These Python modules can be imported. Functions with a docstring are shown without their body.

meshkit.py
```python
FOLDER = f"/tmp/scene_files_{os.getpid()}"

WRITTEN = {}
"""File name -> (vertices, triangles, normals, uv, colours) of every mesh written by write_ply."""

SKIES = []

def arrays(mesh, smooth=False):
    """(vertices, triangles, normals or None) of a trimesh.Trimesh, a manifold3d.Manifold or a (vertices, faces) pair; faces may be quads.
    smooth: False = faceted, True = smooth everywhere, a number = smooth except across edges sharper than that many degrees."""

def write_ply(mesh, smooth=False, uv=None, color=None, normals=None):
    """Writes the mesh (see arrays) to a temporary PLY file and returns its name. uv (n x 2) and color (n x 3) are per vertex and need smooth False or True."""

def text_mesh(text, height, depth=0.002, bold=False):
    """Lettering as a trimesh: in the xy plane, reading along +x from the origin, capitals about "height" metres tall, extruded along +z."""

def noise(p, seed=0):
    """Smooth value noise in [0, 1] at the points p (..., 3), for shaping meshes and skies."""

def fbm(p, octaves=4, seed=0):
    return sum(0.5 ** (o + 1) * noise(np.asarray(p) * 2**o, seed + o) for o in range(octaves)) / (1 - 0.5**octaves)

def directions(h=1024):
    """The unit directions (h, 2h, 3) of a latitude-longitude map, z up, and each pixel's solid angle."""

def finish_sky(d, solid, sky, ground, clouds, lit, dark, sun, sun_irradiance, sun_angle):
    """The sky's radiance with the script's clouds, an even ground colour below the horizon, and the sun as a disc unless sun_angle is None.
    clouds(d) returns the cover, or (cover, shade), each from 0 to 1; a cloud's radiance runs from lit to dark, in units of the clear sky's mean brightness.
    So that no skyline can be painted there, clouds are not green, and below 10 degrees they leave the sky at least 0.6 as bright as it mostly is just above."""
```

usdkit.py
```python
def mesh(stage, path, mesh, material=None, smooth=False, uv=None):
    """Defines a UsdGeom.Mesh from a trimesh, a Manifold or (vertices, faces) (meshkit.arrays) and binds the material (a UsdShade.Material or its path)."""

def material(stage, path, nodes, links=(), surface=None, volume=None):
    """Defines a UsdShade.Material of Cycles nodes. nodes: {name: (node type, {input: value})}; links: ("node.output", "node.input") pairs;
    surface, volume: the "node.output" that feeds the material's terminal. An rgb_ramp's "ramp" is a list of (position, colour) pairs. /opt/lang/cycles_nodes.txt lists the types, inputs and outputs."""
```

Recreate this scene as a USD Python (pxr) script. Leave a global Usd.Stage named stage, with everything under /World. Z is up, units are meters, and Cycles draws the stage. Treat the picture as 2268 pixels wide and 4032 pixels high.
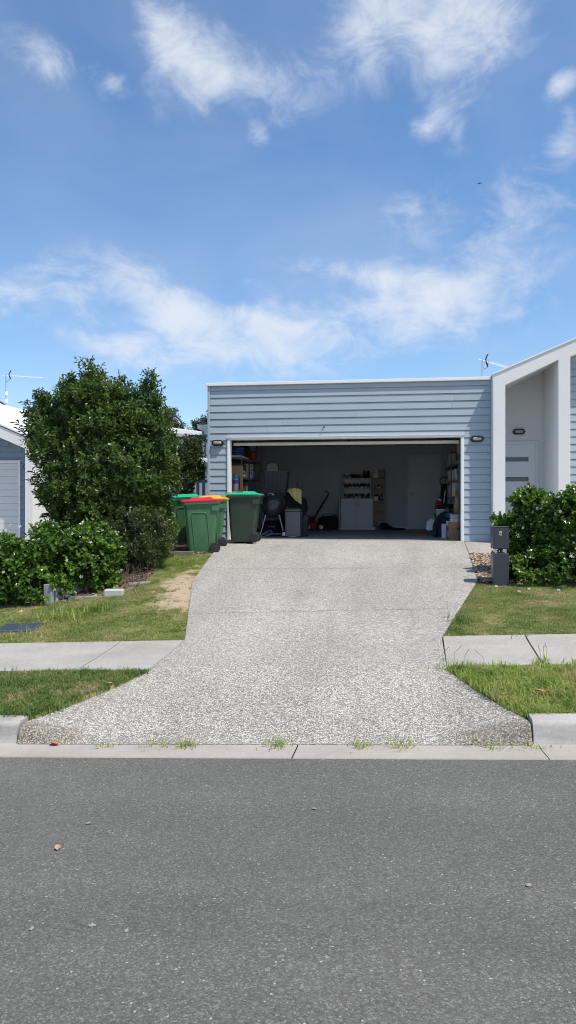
"""A driveway and an open double garage seen from across the street."""
import math, random, numpy as np, trimesh, usdkit, meshkit
from shapely.geometry import Polygon, Point, LineString
from shapely import contains_xy
from scipy.spatial import Delaunay
from scipy.sparse import coo_matrix
from scipy.sparse.csgraph import connected_components
from pxr import Usd, UsdGeom, UsdLux, UsdShade, Gf, Sdf, Vt

stage = Usd.Stage.CreateInMemory()
UsdGeom.SetStageUpAxis(stage, UsdGeom.Tokens.z)
UsdGeom.SetStageMetersPerUnit(stage, 1.0)
UsdGeom.Xform.Define(stage, '/World')
UsdGeom.Scope.Define(stage, '/World/Looks')
rng = np.random.default_rng(7)
random.seed(7)

# ------------------------------------------------------------------ camera
SUN_I, SKY_S, EXPOSURE, CLOUD = 1.04, 0.15, 0.28, (4.5, 4.75, 5.15)
EYE = 1.65
YAW = math.radians(7.7)
RIGHT = np.array([math.cos(YAW), math.sin(YAW), 0.0])
FWD = np.array([-math.sin(YAW), math.cos(YAW), 0.0])
cam = UsdGeom.Camera.Define(stage, '/World/camera')
cam.AddTransformOp().Set(Gf.Matrix4d(RIGHT[0], RIGHT[1], 0, 0, 0, 0, 1, 0, -FWD[0], -FWD[1], 0, 0, 0, 0, EYE, 1))
cam.CreateHorizontalApertureAttr(20.0)
cam.CreateVerticalApertureAttr(20.0 * 4032 / 2268)
cam.CreateFocalLengthAttr(20.0 * 2850 / 2268)
cam.CreateVerticalApertureOffsetAttr(-26.0 / 2268 * 20.0)
cam.CreateClippingRangeAttr(Gf.Vec2f(0.05, 5000))
cam.CreateExposureAttr(EXPOSURE)

# ------------------------------------------------------------------ sun and sky
SUN_EL, SUN_AZ = math.radians(62), math.atan2(0.407, -0.235)
SUN = np.array([math.sin(SUN_AZ) * math.cos(SUN_EL), math.cos(SUN_AZ) * math.cos(SUN_EL), math.sin(SUN_EL)])
sun = UsdLux.DistantLight.Define(stage, '/World/sun')
_x = np.cross([0, 0, 1.0], SUN); _x /= np.linalg.norm(_x)
_y = np.cross(SUN, _x)
sun.AddTransformOp().Set(Gf.Matrix4d(*_x, 0, *_y, 0, *SUN, 0, 0, 0, 0, 1))
sun.CreateIntensityAttr(SUN_I)
sun.CreateAngleAttr(0.53)
sun.CreateNormalizeAttr(True)
sun.CreateColorAttr(Gf.Vec3f(1.0, 0.94, 0.84))


def pixel_dir(px, py):
    v = FWD + RIGHT * (px / 0.6389 - 1134) / 2850.0 + np.array([0, 0, 1.0]) * (1990 - py / 0.6389) / 2850.0
    return v / np.linalg.norm(v)


def sky_material():
    n = {'co': ('texture_coordinate', {}),
         'sky': ('sky_texture', {'sky_type': 'single_scattering', 'sun_disc': False, 'sun_elevation': SUN_EL, 'sun_rotation': SUN_AZ, 'altitude': 20.0, 'air_density': 1.0, 'aerosol_density': 0.8, 'ozone_density': 5.0}),
         'hs': ('hsv', {'saturation': 1.08, 'hue': 0.498}),
         'bg': ('background_shader', {'strength': SKY_S})}
    l = []
    # cloud banks: direction, half sizes (radians), tilt, weight; the first ones are those over the house, the rest lie round the sky
    banks = [(140, 155, 130, 60, 14, 1.1), (280, 212, 50, 32, 20, .65), (430, 150, 120, 115, 20, 1.0), (405, 60, 60, 60, 0, .7), (560, 190, 170, 90, 28, 1.0), (730, 250, 150, 100, 22, .9),
             (648, 335, 28, 24, 0, .8), (1110, 40, 250, 165, 0, 1.1), (1200, 55, 150, 110, 0, .75), (900, 60, 130, 120, 10, .55), (1070, 190, 60, 50, 0, .55), (1078, 322, 48, 34, -20, 1.15), (1146, 345, 40, 36, 40, 1.1),
             (1130, 275, 100, 36, 0, .6), (1405, 215, 42, 26, -25, 1.0), (1435, 295, 60, 80, 0, 1.1), (1415, 350, 50, 30, 0, .6), (50, 735, 170, 110, 5, 1.2), (310, 715, 180, 90, 14, 1.15), (450, 770, 110, 80, 20, 1.0),
             (800, 835, 480, 130, -4, .95), (1160, 735, 250, 130, 10, 1.05), (1000, 700, 300, 60, 8, .6), (970, 520, 80, 40, 0, .85), (1190, 520, 220, 100, -4, .7), (270, 880, 150, 80, 5, .8), (560, 880, 440, 95, -4, .8),
             (620, 705, 40, 26, 0, .45), (1060, 870, 90, 24, 0, .45), (1400, 560, 170, 140, -30, .65), (880, 690, 300, 34, 8, .45), (640, 795, 120, 22, 15, .5)]
    last = None
    for i, (px, py, rx, ry, tilt, w) in enumerate(banks):
        c = pixel_dir(px, py)
        az = math.atan2(c[0], c[1])
        k = 1 / (0.6389 * 2850.0)
        n[f'm{i}'] = ('mapping', {'mapping_type': 'texture', 'location': tuple(c), 'rotation': (0.0, math.radians(tilt), -az), 'scale': (rx * k * 1.22, 6.0, ry * k * 1.22)})
        n[f'g{i}'] = ('gradient_texture', {'gradient_type': 'spherical'})
        n[f's{i}'] = ('math', {'math_type': 'multiply_add', 'value2': w, 'value3': 0.0})
        l += [('co.generated', f'm{i}.vector'), (f'm{i}.vector', f'g{i}.vector'), (f'g{i}.fac', f's{i}.value1')]
        if last:
            l.append((last, f's{i}.value3'))
        last = f's{i}.value'
    # the same fair weather cloud further round and overhead: the layer seen on a flat ceiling
    n['sep'] = ('separate_xyz', {})
    n['zz'] = ('math', {'math_type': 'maximum', 'value2': 0.12})
    n['dx'] = ('math', {'math_type': 'divide'}); n['dy'] = ('math', {'math_type': 'divide'})
    n['flat'] = ('combine_xyz', {})
    n['far'] = ('noise_texture', {'scale': 1.3, 'detail': 6.0, 'roughness': 0.55})
    n['farr'] = ('map_range', {'from_min': 0.5, 'from_max': 0.72, 'to_min': 0.0, 'to_max': 0.8, 'clamp': True})
    n['front'] = ('vector_math', {'math_type': 'dot_product', 'vector2': tuple(pixel_dir(724, 450))})
    n['frontr'] = ('map_range', {'range_type': 'smoothstep', 'from_min': 0.78, 'from_max': 0.90, 'to_min': 1.0, 'to_max': 0.0, 'clamp': True})
    n['farm'] = ('math', {'math_type': 'multiply_add'})
    l += [('co.generated', 'sep.vector'), ('sep.z', 'zz.value1'), ('sep.x', 'dx.value1'), ('zz.value', 'dx.value2'), ('sep.y', 'dy.value1'), ('zz.value', 'dy.value2'),
          ('dx.value', 'flat.x'), ('dy.value', 'flat.y'), ('flat.vector', 'far.vector'), ('far.fac', 'farr.value'), ('co.generated', 'front.vector1'), ('front.value', 'frontr.value'),
          ('farr.result', 'farm.value1'), ('frontr.result', 'farm.value2'), (last, 'farm.value3')]
    # ragged edges
    n['wrap'] = ('mapping', {'mapping_type': 'point', 'rotation': (0.0, 0.25, 0.0), 'scale': (1.0, 1.0, 1.5)})
    n['n1'] = ('noise_texture', {'scale': 13.0, 'detail': 10.0, 'roughness': 0.64, 'distortion': 0.5})
    n['n1r'] = ('map_range', {'from_min': 0.3, 'from_max': 0.72, 'to_min': -0.9, 'to_max': 0.9})
    n['thin'] = ('math', {'math_type': 'power', 'value2': 0.7})
    n['cov0'] = ('math', {'math_type': 'multiply'})
    n['amp'] = ('math', {'math_type': 'minimum', 'value2': 0.75})
    n['cov'] = ('math', {'math_type': 'add'})
    n['covr'] = ('map_range', {'range_type': 'smoothstep', 'from_min': 0.28, 'from_max': 1.95, 'to_min': 0.0, 'to_max': 0.78, 'clamp': True})
    n['veil'] = ('noise_texture', {'scale': 3.0, 'detail': 5.0, 'roughness': 0.5, 'distortion': 0.4})
    n['veilr'] = ('map_range', {'from_min': 0.38, 'from_max': 0.75, 'to_min': 0.0, 'to_max': 0.18, 'clamp': True})
    n['sum'] = ('math', {'math_type': 'add', 'use_clamp': True})
    n['mixc'] = ('mix_color', {'blend_type': 'mix', 'b': CLOUD, 'use_clamp': False})
    l += [('co.generated', 'wrap.vector'), ('wrap.vector', 'n1.vector'), ('wrap.vector', 'veil.vector'), ('n1.fac', 'n1r.value'), ('farm.value', 'thin.value1'),
          ('thin.value', 'amp.value1'), ('amp.value', 'cov0.value1'), ('n1r.result', 'cov0.value2'), ('cov0.value', 'cov.value1'), ('farm.value', 'cov.value2'), ('cov.value', 'covr.value'),
          ('veil.fac', 'veilr.value'), ('veilr.result', 'sum.value1'), ('covr.result', 'sum.value2'), ('sum.value', 'mixc.fac'), ('sky.color', 'hs.color'), ('hs.color', 'mixc.a'), ('mixc.result', 'bg.color')]
    return usdkit.material(stage, '/World/Looks/sky', n, l, surface='bg.background')


sky = UsdLux.DomeLight.Define(stage, '/World/sky')
UsdShade.MaterialBindingAPI.Apply(sky.GetPrim()).Bind(sky_material())
sky.GetPrim().SetCustomDataByKey('kind', 'structure')

# ------------------------------------------------------------------ helpers
_used = {}


def path_for(parent, name):
    k = (parent, name)
    _used[k] = _used.get(k, 0) + 1
    return f'{parent}/{name}' if _used[k] == 1 else f'{parent}/{name}_{_used[k] - 1:03d}'


TONED = set()      # materials that read a 'tone' of each leaf, blade or chip


def add_tone(prim, f, m):
    """one random tone for every loose piece of the mesh"""
    if m is None or str(m.GetPath()) not in TONED: return
    f = np.asarray(f); nv = int(f.max()) + 1
    e = np.vstack([f[:, :2], f[:, 1:]])
    k, lab = connected_components(coo_matrix((np.ones(len(e)), (e[:, 0], e[:, 1])), (nv, nv)), directed=False)
    tone = np.random.default_rng(k + nv).uniform(size=k)[lab]
    UsdGeom.PrimvarsAPI(prim).CreatePrimvar('tone', Sdf.ValueTypeNames.FloatArray, 'vertex').Set(Vt.FloatArray.FromNumpy(tone.astype(np.float32)))


def tag(p, label=None, cat=None, group=None, kind=None):
    p = p.GetPrim() if hasattr(p, 'GetPrim') else p
    for k, v in (('label', label), ('category', cat), ('group', group), ('kind', kind)):
        if v:
            p.SetCustomDataByKey(k, v)
    return p


class Thing:
    def __init__(self, name, label, cat, loc=(0, 0, 0), rotz=0, group=None, kind=None, lean=(0, 0)):
        self.path = path_for('/World', name)
        x = UsdGeom.Xform.Define(stage, self.path)
        x.AddTranslateOp().Set(Gf.Vec3d(*map(float, loc)))
        if rotz: x.AddRotateZOp().Set(float(rotz))
        if lean[0]: x.AddRotateXOp().Set(float(lean[0]))
        if lean[1]: x.AddRotateYOp().Set(float(lean[1]))
        self.loc = np.array(loc, float); self.plain = not (rotz or lean[0] or lean[1])
        self.prim = tag(x, label, cat, group, kind)

    def part(self, name, mesh, m, smooth=False, label=None, kind=None, parent=None, world=False):
        """a mesh below the thing (or below one of its parts); world: the mesh stands in world coordinates"""
        if world:
            v, f = va(mesh); mesh = (v - self.loc, f)
        base = str(parent.GetPath()) if parent is not None else self.path
        p = usdkit.mesh(stage, path_for(base, name), mesh, m, smooth)
        add_tone(p, va(mesh)[1], m)
        return tag(p, label, None, None, kind)


def single(name, mesh, m, label=None, cat=None, group=None, kind=None, smooth=False):
    p = usdkit.mesh(stage, path_for('/World', name), mesh, m, smooth)
    add_tone(p, va(mesh)[1], m)
    return tag(p, label, cat, group, kind)


def structure(name, mesh, m, smooth=False):
    return single(name, mesh, m, kind='structure', smooth=smooth)


def copy_of(src, label, loc, rotz=0, group=None, lean=(0, 0)):
    """one more individual of a kind: an Xform that references the first one with its parts"""
    cd = dict(src.prim.GetCustomData())
    name = src.path.split('/')[-1]
    p = UsdGeom.Xform.Define(stage, path_for('/World', name))
    x = p
    p.GetPrim().GetReferences().AddInternalReference(src.path)
    p.GetPrim().SetInstanceable(True)
    x.ClearXformOpOrder()
    for op in list(x.GetPrim().GetAttributes()):
        pass
    x.MakeMatrixXform().Set(
        Gf.Matrix4d().SetRotate(Gf.Rotation(Gf.Vec3d(1, 0, 0), lean[0])) * Gf.Matrix4d().SetRotate(Gf.Rotation(Gf.Vec3d(0, 1, 0), lean[1])) *
        Gf.Matrix4d().SetRotate(Gf.Rotation(Gf.Vec3d(0, 0, 1), rotz)) * Gf.Matrix4d().SetTranslate(Gf.Vec3d(*map(float, loc))))
    tag(p, label, cd.get('category'), group or cd.get('group'))
    return p


def va(m):
    if hasattr(m, 'vertices'):
        return np.asarray(m.vertices, float), np.asarray(m.faces, int)
    v, f = m
    v, f = np.asarray(v, float), np.asarray(f, int)
    if f.shape[1] == 4:
        f = np.vstack([f[:, [0, 1, 2]], f[:, [0, 2, 3]]])
    return v, f


def cat(ms):
    vs, fs, n = [], [], 0
    for m in ms:
        v, f = va(m)
        vs.append(v); fs.append(f + n); n += len(v)
    return np.vstack(vs), np.vstack(fs)


def box(x0, x1, y0, y1, z0, z1, c=0.0):
    """a box with its edges chamfered by c"""
    if x1 < x0: x0, x1 = x1, x0
    if y1 < y0: y0, y1 = y1, y0
    if z1 < z0: z0, z1 = z1, z0
    if c <= 0:
        v = np.array([(x, y, z) for x in (x0, x1) for y in (y0, y1) for z in (z0, z1)], float)
        f = np.array([(0, 1, 3, 2), (4, 6, 7, 5), (0, 4, 5, 1), (2, 3, 7, 6), (0, 2, 6, 4), (1, 5, 7, 3)])
        return va((v, f))
    c = min(c, (x1 - x0) * .45, (y1 - y0) * .45, (z1 - z0) * .45)
    pts = []
    for sx in (0, 1):
        for sy in (0, 1):
            for sz in (0, 1):
                for k in range(3):
                    d = [c, c, c]; d[k] = 0
                    pts.append(((x1 - d[0]) if sx else (x0 + d[0]), (y1 - d[1]) if sy else (y0 + d[1]), (z1 - d[2]) if sz else (z0 + d[2])))
    h = trimesh.convex.convex_hull(np.array(pts))
    return np.asarray(h.vertices), np.asarray(h.faces)


def move(m, t=(0, 0, 0), rx=0, ry=0, rz=0, s=1.0):
    v, f = va(m)
    v = v * s
    for a, (i, j) in ((rx, (1, 2)), (ry, (2, 0)), (rz, (0, 1))):
        if a:
            a = math.radians(a); ci, si = math.cos(a), math.sin(a)
            w = v.copy(); w[:, i] = v[:, i] * ci - v[:, j] * si; w[:, j] = v[:, i] * si + v[:, j] * ci; v = w
    return v + np.asarray(t, float), f


def tube(pts, r, k=8, closed=False):
    """a round bar along points; r a number or one per point"""
    p = np.asarray(pts, float); n = len(p)
    r = np.full(n, r) if np.ndim(r) == 0 else np.asarray(r, float)
    t = np.gradient(p, axis=0) if not closed else np.roll(p, -1, 0) - np.roll(p, 1, 0)
    t /= np.maximum(np.linalg.norm(t, axis=1, keepdims=True), 1e-9)
    up = np.array([0, 0, 1.0]) if abs(t[0][2]) < .9 else np.array([1.0, 0, 0])
    vs = []
    u = np.cross(t[0], up); u /= np.linalg.norm(u)
    for i in range(n):
        u = u - t[i] * (u @ t[i]); u /= max(np.linalg.norm(u), 1e-9)
        w = np.cross(t[i], u)
        a = np.arange(k) / k * 2 * math.pi
        vs.append(p[i] + r[i] * (np.cos(a)[:, None] * u + np.sin(a)[:, None] * w))
    v = np.vstack(vs); f = []
    for i in range(n if closed else n - 1):
        a, b = i * k, ((i + 1) % n) * k
        for j in range(k):
            q = (j + 1) % k
            f += [(a + j, a + q, b + q), (a + j, b + q, b + j)]
    if not closed:
        v = np.vstack([v, p[0], p[-1]])
        for j in range(k):
            q = (j + 1) % k
            f += [(n * k, q, j), (n * k + 1, (n - 1) * k + j, (n - 1) * k + q)]
    return v, np.array(f)


def lathe(prof, k=24, axis='z'):
    """prof: (radius, height) pairs from bottom to top"""
    prof = np.asarray(prof, float); a = np.arange(k) / k * 2 * math.pi
    v = np.vstack([np.stack([r * np.cos(a), r * np.sin(a), np.full(k, z)], 1) for r, z in prof]); f = []
    for i in range(len(prof) - 1):
        for j in range(k):
            q = (j + 1) % k
            f += [(i * k + j, i * k + q, (i + 1) * k + q), (i * k + j, (i + 1) * k + q, (i + 1) * k + j)]
    n = len(v); v = np.vstack([v, [0, 0, prof[0][1]], [0, 0, prof[-1][1]]])
    for j in range(k):
        q = (j + 1) % k
        f += [(n, q, j), (n + 1, (len(prof) - 1) * k + j, (len(prof) - 1) * k + q)]
    if axis == 'y': v = v[:, [0, 2, 1]] * [1, -1, 1]; 
    if axis == 'x': v = v[:, [2, 1, 0]] * [1, 1, -1]
    return v, np.array(f)


def loft(rings, cap=True):
    """rings: equally long loops of points"""
    k = len(rings[0]); v = np.vstack(rings); f = []
    for i in range(len(rings) - 1):
        for j in range(k):
            q = (j + 1) % k
            f += [(i * k + j, i * k + q, (i + 1) * k + q), (i * k + j, (i + 1) * k + q, (i + 1) * k + j)]
    if cap:
        n = len(v); v = np.vstack([v, np.mean(rings[0], 0), np.mean(rings[-1], 0)])
        m = (len(rings) - 1) * k
        for j in range(k):
            q = (j + 1) % k
            f += [(n, q, j), (n + 1, m + j, m + q)]
    return v, np.array(f)


def rrect(hx, hy, r, z, cx=0, cy=0, k=4):
    out = []
    for sx, sy, a0 in ((1, 1, 0), (-1, 1, 90), (-1, -1, 180), (1, -1, 270)):
        for i in range(k + 1):
            a = math.radians(a0 + 90 * i / k)
            out.append((cx + sx * (hx - r) + r * math.cos(a), cy + sy * (hy - r) + r * math.sin(a), z))
    return np.array(out)


def prism(poly, d, plane='xz', at=0.0):
    """a shapely polygon (or list of corners) extruded by d along the third axis from 'at'"""
    poly = poly if hasattr(poly, 'exterior') else Polygon(poly)
    m = trimesh.creation.extrude_polygon(poly, d, engine='earcut')
    v, f = np.asarray(m.vertices), np.asarray(m.faces)
    if plane == 'xz':
        v = np.stack([v[:, 0], at + v[:, 2], v[:, 1]], 1); f = f[:, ::-1]
    elif plane == 'yz':
        v = np.stack([at + v[:, 2], v[:, 0], v[:, 1]], 1)
    else:
        v = v + [0, 0, at]
    return v, f


def sheet(poly, zf, step=0.1, skirt=0.0):
    """a plan polygon laid on the height function zf, its edge turned down by skirt"""
    poly = poly if hasattr(poly, 'exterior') else Polygon(poly)
    ring = []
    for a, b in zip(poly.exterior.coords[:-1], poly.exterior.coords[1:]):
        n = max(1, int(math.dist(a, b) / step))
        for i in range(n):
            ring.append((a[0] + (b[0] - a[0]) * i / n, a[1] + (b[1] - a[1]) * i / n))
    ring = np.array(ring)
    x0, y0, x1, y1 = poly.bounds
    gx, gy = np.meshgrid(np.arange(x0, x1, step), np.arange(y0, y1, step))
    pts = np.stack([gx.ravel(), gy.ravel()], 1) + rng.uniform(-.08, .08, (gx.size, 2)) * step
    inner = poly.buffer(-step * .45)
    pts = pts[contains_xy(inner, pts[:, 0], pts[:, 1])] if not inner.is_empty else pts[:0]
    allp = np.vstack([ring, pts])
    tri = Delaunay(allp).simplices
    c = allp[tri].mean(1)
    tri = tri[contains_xy(poly, c[:, 0], c[:, 1])]
    a = allp[tri]
    up = np.cross(a[:, 1] - a[:, 0], a[:, 2] - a[:, 0])
    tri[up < 0] = tri[up < 0][:, ::-1]
    v = np.column_stack([allp, zf(allp[:, 0], allp[:, 1])])
    if skirt:
        n, m = len(v), len(ring)
        v = np.vstack([v, v[:m] - [0, 0, skirt]])
        j = np.arange(m); q = (j + 1) % m
        ccw = poly.exterior.is_ccw
        f1, f2 = np.stack([j, n + j, n + q], 1), np.stack([j, n + q, q], 1)
        s = np.vstack([f1, f2])
        tri = np.vstack([tri, s if ccw else s[:, ::-1]])
    return v, tri


def sm(a, b, x):
    t = np.clip((np.asarray(x, float) - a) / (b - a), 0, 1)
    return t * t * (3 - 2 * t)


def G(x, y):
    """height of the ground: the street climbs to the right, the block is level"""
    x, y = np.asarray(x, float), np.asarray(y, float)
    base = np.interp(y, [0, 4.75, 5.08, 5.12, 5.27, 6.1, 7.3, 9, 11, 13, 14.9, 15.2], [0, 0, -.02, .13, .135, .2, .265, .44, .63, .80, .915, .92])
    return base + .042 * (1 - sm(7.5, 14.5, y)) * np.clip(x, -14, 14) - .3 * sm(5.2, 8, -x) * sm(9, 14, y)


def P(px, py, Y):
    """the point at distance Y (metres from the camera towards the house) on the sight line of a place in the photograph"""
    d = FWD + RIGHT * (px - 1134) / 2850.0 + np.array([0, 0, 1.0]) * (1990 - py) / 2850.0
    return np.array([0, 0, EYE]) + d * (Y / d[1])


# ------------------------------------------------------------------ materials
MATS = {}


def mat(name, color, rough=.5, metal=0.0, spec=.5, vary=0.0, vscale=6.0, bump=0.0, bscale=60.0, bdist=.002, coat=0.0, extra=None):
    """plain paint, plastic, cloth ...: a base colour with an uneven tone and a fine relief"""
    if name in MATS: return MATS[name]
    c = np.array(color, float)
    n = {'p': ('principled_bsdf', {'base_color': tuple(c), 'roughness': rough, 'metallic': metal, 'specular_ior_level': spec, 'coat_weight': coat}), 'g': ('geometry', {})}
    l = []
    if vary:
        n['n'] = ('noise_texture', {'scale': vscale, 'detail': 5.0, 'roughness': .6})
        n['r'] = ('rgb_ramp', {'ramp': [(.3, tuple(c * (1 - vary))), (.7, tuple(np.clip(c * (1 + vary), 0, .95)))]})
        l += [('g.position', 'n.vector'), ('n.fac', 'r.fac'), ('r.color', 'p.base_color')]
        n['rr'] = ('map_range', {'from_min': .3, 'from_max': .7, 'to_min': max(.02, rough - .12), 'to_max': min(1, rough + .12)})
        l += [('n.fac', 'rr.value'), ('rr.result', 'p.roughness')]
    if bump:
        n['bn'] = ('noise_texture', {'scale': bscale, 'detail': 3.0})
        n['b'] = ('bump', {'strength': bump, 'distance': bdist})
        l += [('g.position', 'bn.vector'), ('bn.fac', 'b.height'), ('b.normal', 'p.normal')]
    MATS[name] = usdkit.material(stage, '/World/Looks/' + name, n, l, surface='p.BSDF')
    return MATS[name]


def stone_mat(name, stops, scale, big=(1.0, .12), rough=.8, bump=.6, dist=.003, stain=None, fleck=None, sand=None, dirt=None, streak=None):
    """small stones seen from above: each voronoi cell takes a tone of the ramp; fleck: (scale, share, colour); sand: colour between the stones"""
    n = {'g': ('geometry', {}), 'v': ('voronoi_texture', {'scale': scale, 'randomness': 1.0}), 'sc': ('separate_color', {}), 'r': ('rgb_ramp', {'ramp': stops}),
         'n': ('noise_texture', {'scale': big[0], 'detail': 6.0, 'roughness': .65}), 'nr': ('map_range', {'from_min': .3, 'from_max': .7, 'to_min': 1 - big[1], 'to_max': 1 + big[1]}),
         'mul': ('vector_math', {'math_type': 'scale'}), 'p': ('principled_bsdf', {'roughness': rough, 'specular_ior_level': .35}), 'b': ('bump', {'strength': bump, 'distance': dist, 'invert': True})}
    l = [('g.position', 'v.vector'), ('v.color', 'sc.color'), ('sc.r', 'r.fac'), ('g.position', 'n.vector'), ('n.fac', 'nr.value'), ('nr.result', 'mul.scale'), ('v.distance', 'b.height'), ('b.normal', 'p.normal')]
    last = 'r.color'
    if sand is not None:
        n['sr'] = ('map_range', {'from_min': .42, 'from_max': .62, 'to_min': 0.0, 'to_max': 1.0, 'clamp': True})
        n['sm'] = ('mix_color', {'b': tuple(sand)})
        l += [('v.distance', 'sr.value'), ('sr.result', 'sm.fac'), (last, 'sm.a')]; last = 'sm.result'
    if fleck is not None:
        n['fv'] = ('voronoi_texture', {'scale': fleck[0]}); n['fs'] = ('separate_color', {})
        n['fl'] = ('math', {'math_type': 'less_than', 'value2': fleck[1]}); n['fd'] = ('math', {'math_type': 'less_than', 'value2': .33}); n['fm'] = ('math', {'math_type': 'multiply'})
        n['fx'] = ('mix_color', {'b': tuple(fleck[2])})
        l += [('g.position', 'fv.vector'), ('fv.color', 'fs.color'), ('fs.g', 'fl.value1'), ('fv.distance', 'fd.value1'), ('fl.value', 'fm.value1'), ('fd.value', 'fm.value2'), ('fm.value', 'fx.fac'), (last, 'fx.a')]
        last = 'fx.result'
    if stain is not None:
        n['st'] = ('noise_texture', {'scale': stain[0], 'detail': 7.0, 'roughness': .7}); n['str'] = ('map_range', {'from_min': .52, 'from_max': .75, 'to_min': 0.0, 'to_max': stain[1], 'clamp': True})
        n['stm'] = ('mix_color', {'b': tuple(stain[2])})
        l += [('g.position', 'st.vector'), ('st.fac', 'str.value'), ('str.result', 'stm.fac'), (last, 'stm.a')]; last = 'stm.result'
    if streak is not None:      # long worn bands: (scale of the noise along x, y, z), how dark
        n['km'] = ('mapping', {'mapping_type': 'point', 'scale': streak[0]}); n['kn'] = ('noise_texture', {'scale': 1.0, 'detail': 4.0, 'roughness': .6})
        n['kr'] = ('map_range', {'from_min': .35, 'from_max': .65, 'to_min': 1 - streak[1], 'to_max': 1 + streak[1] * .6}); n['kx'] = ('vector_math', {'math_type': 'scale'})
        l += [('g.position', 'km.vector'), ('km.vector', 'kn.vector'), ('kn.fac', 'kr.value'), (last, 'kx.vector1'), ('kr.result', 'kx.scale')]; last = 'kx.vector'
    for i, (at, size) in enumerate(dirt or []):    # brown grime on the two cheeks of the crossing
        n[f'dm{i}'] = ('mapping', {'mapping_type': 'texture', 'location': at, 'scale': size}); n[f'dg{i}'] = ('gradient_texture', {'gradient_type': 'spherical'})
        n[f'dr{i}'] = ('map_range', {'from_min': .05, 'from_max': .55, 'to_min': 0.0, 'to_max': .58, 'clamp': True}); n[f'dx{i}'] = ('mix_color', {'blend_type': 'multiply', 'b': (.52, .44, .35)})
        l += [('g.position', f'dm{i}.vector'), (f'dm{i}.vector', f'dg{i}.vector'), (f'dg{i}.fac', f'dr{i}.value'), (f'dr{i}.result', f'dx{i}.fac'), (last, f'dx{i}.a')]; last = f'dx{i}.result'
    l += [(last, 'mul.vector1'), ('mul.vector', 'p.base_color')]
    MATS[name] = usdkit.material(stage, '/World/Looks/' + name, n, l, surface='p.BSDF')
    return MATS[name]


M_DRIVE = stone_mat('exposed_aggregate', [(0, (.092, .088, .081)), (.27, (.15, .142, .13)), (.39, (.33, .306, .266)), (.58, (.53, .487, .413)), (.82, (.71, .655, .555)), (1, (.84, .78, .665))], 112, (.8, .10), .75, .7, .004, sand=(.24, .228, .208), stain=(1.1, .35, (.30, .275, .24)), streak=((1.6, .22, .2), .11), dirt=[((-2.62, 5.12, -.05), (.62, .16, .35)), ((.86, 5.12, .08), (.66, .16, .35))])
M_ROAD = stone_mat('asphalt', [(0, (.078, .076, .067)), (.5, (.113, .110, .098)), (.85, (.146, .143, .126)), (1, (.22, .215, .19))], 150, (.7, .13), .85, .7, .003, fleck=(75, .02, (.40, .385, .35)), stain=(.6, .35, (.14, .135, .12)), streak=((.10, 1.5, .2), .10))
M_CONC = stone_mat('path_concrete', [(0, (.28, .26, .235)), (1, (.44, .41, .37))], 150, (1.3, .12), .85, .25, .001, stain=(1.6, .45, (.30, .265, .235)), streak=((.5, 2.2, .2), .09))
M_KERB = stone_mat('kerb_concrete', [(0, (.33, .295, .26)), (1, (.41, .372, .33))], 200, (1.6, .10), .85, .2, .001, stain=(2.2, .5, (.29, .245, .21)))
M_KERBT = stone_mat('kerb_upstand', [(0, (.36, .34, .315)), (1, (.46, .435, .40))], 200, (2.2, .16), .85, .3, .001, stain=(3.0, .85, (.14, .135, .125)), streak=((1.3, .5, 11.0), .16))
M_SLAB = mat('garage_slab', (.26, .265, .275), .55, vary=.15, vscale=1.5, bump=.1)
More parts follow.
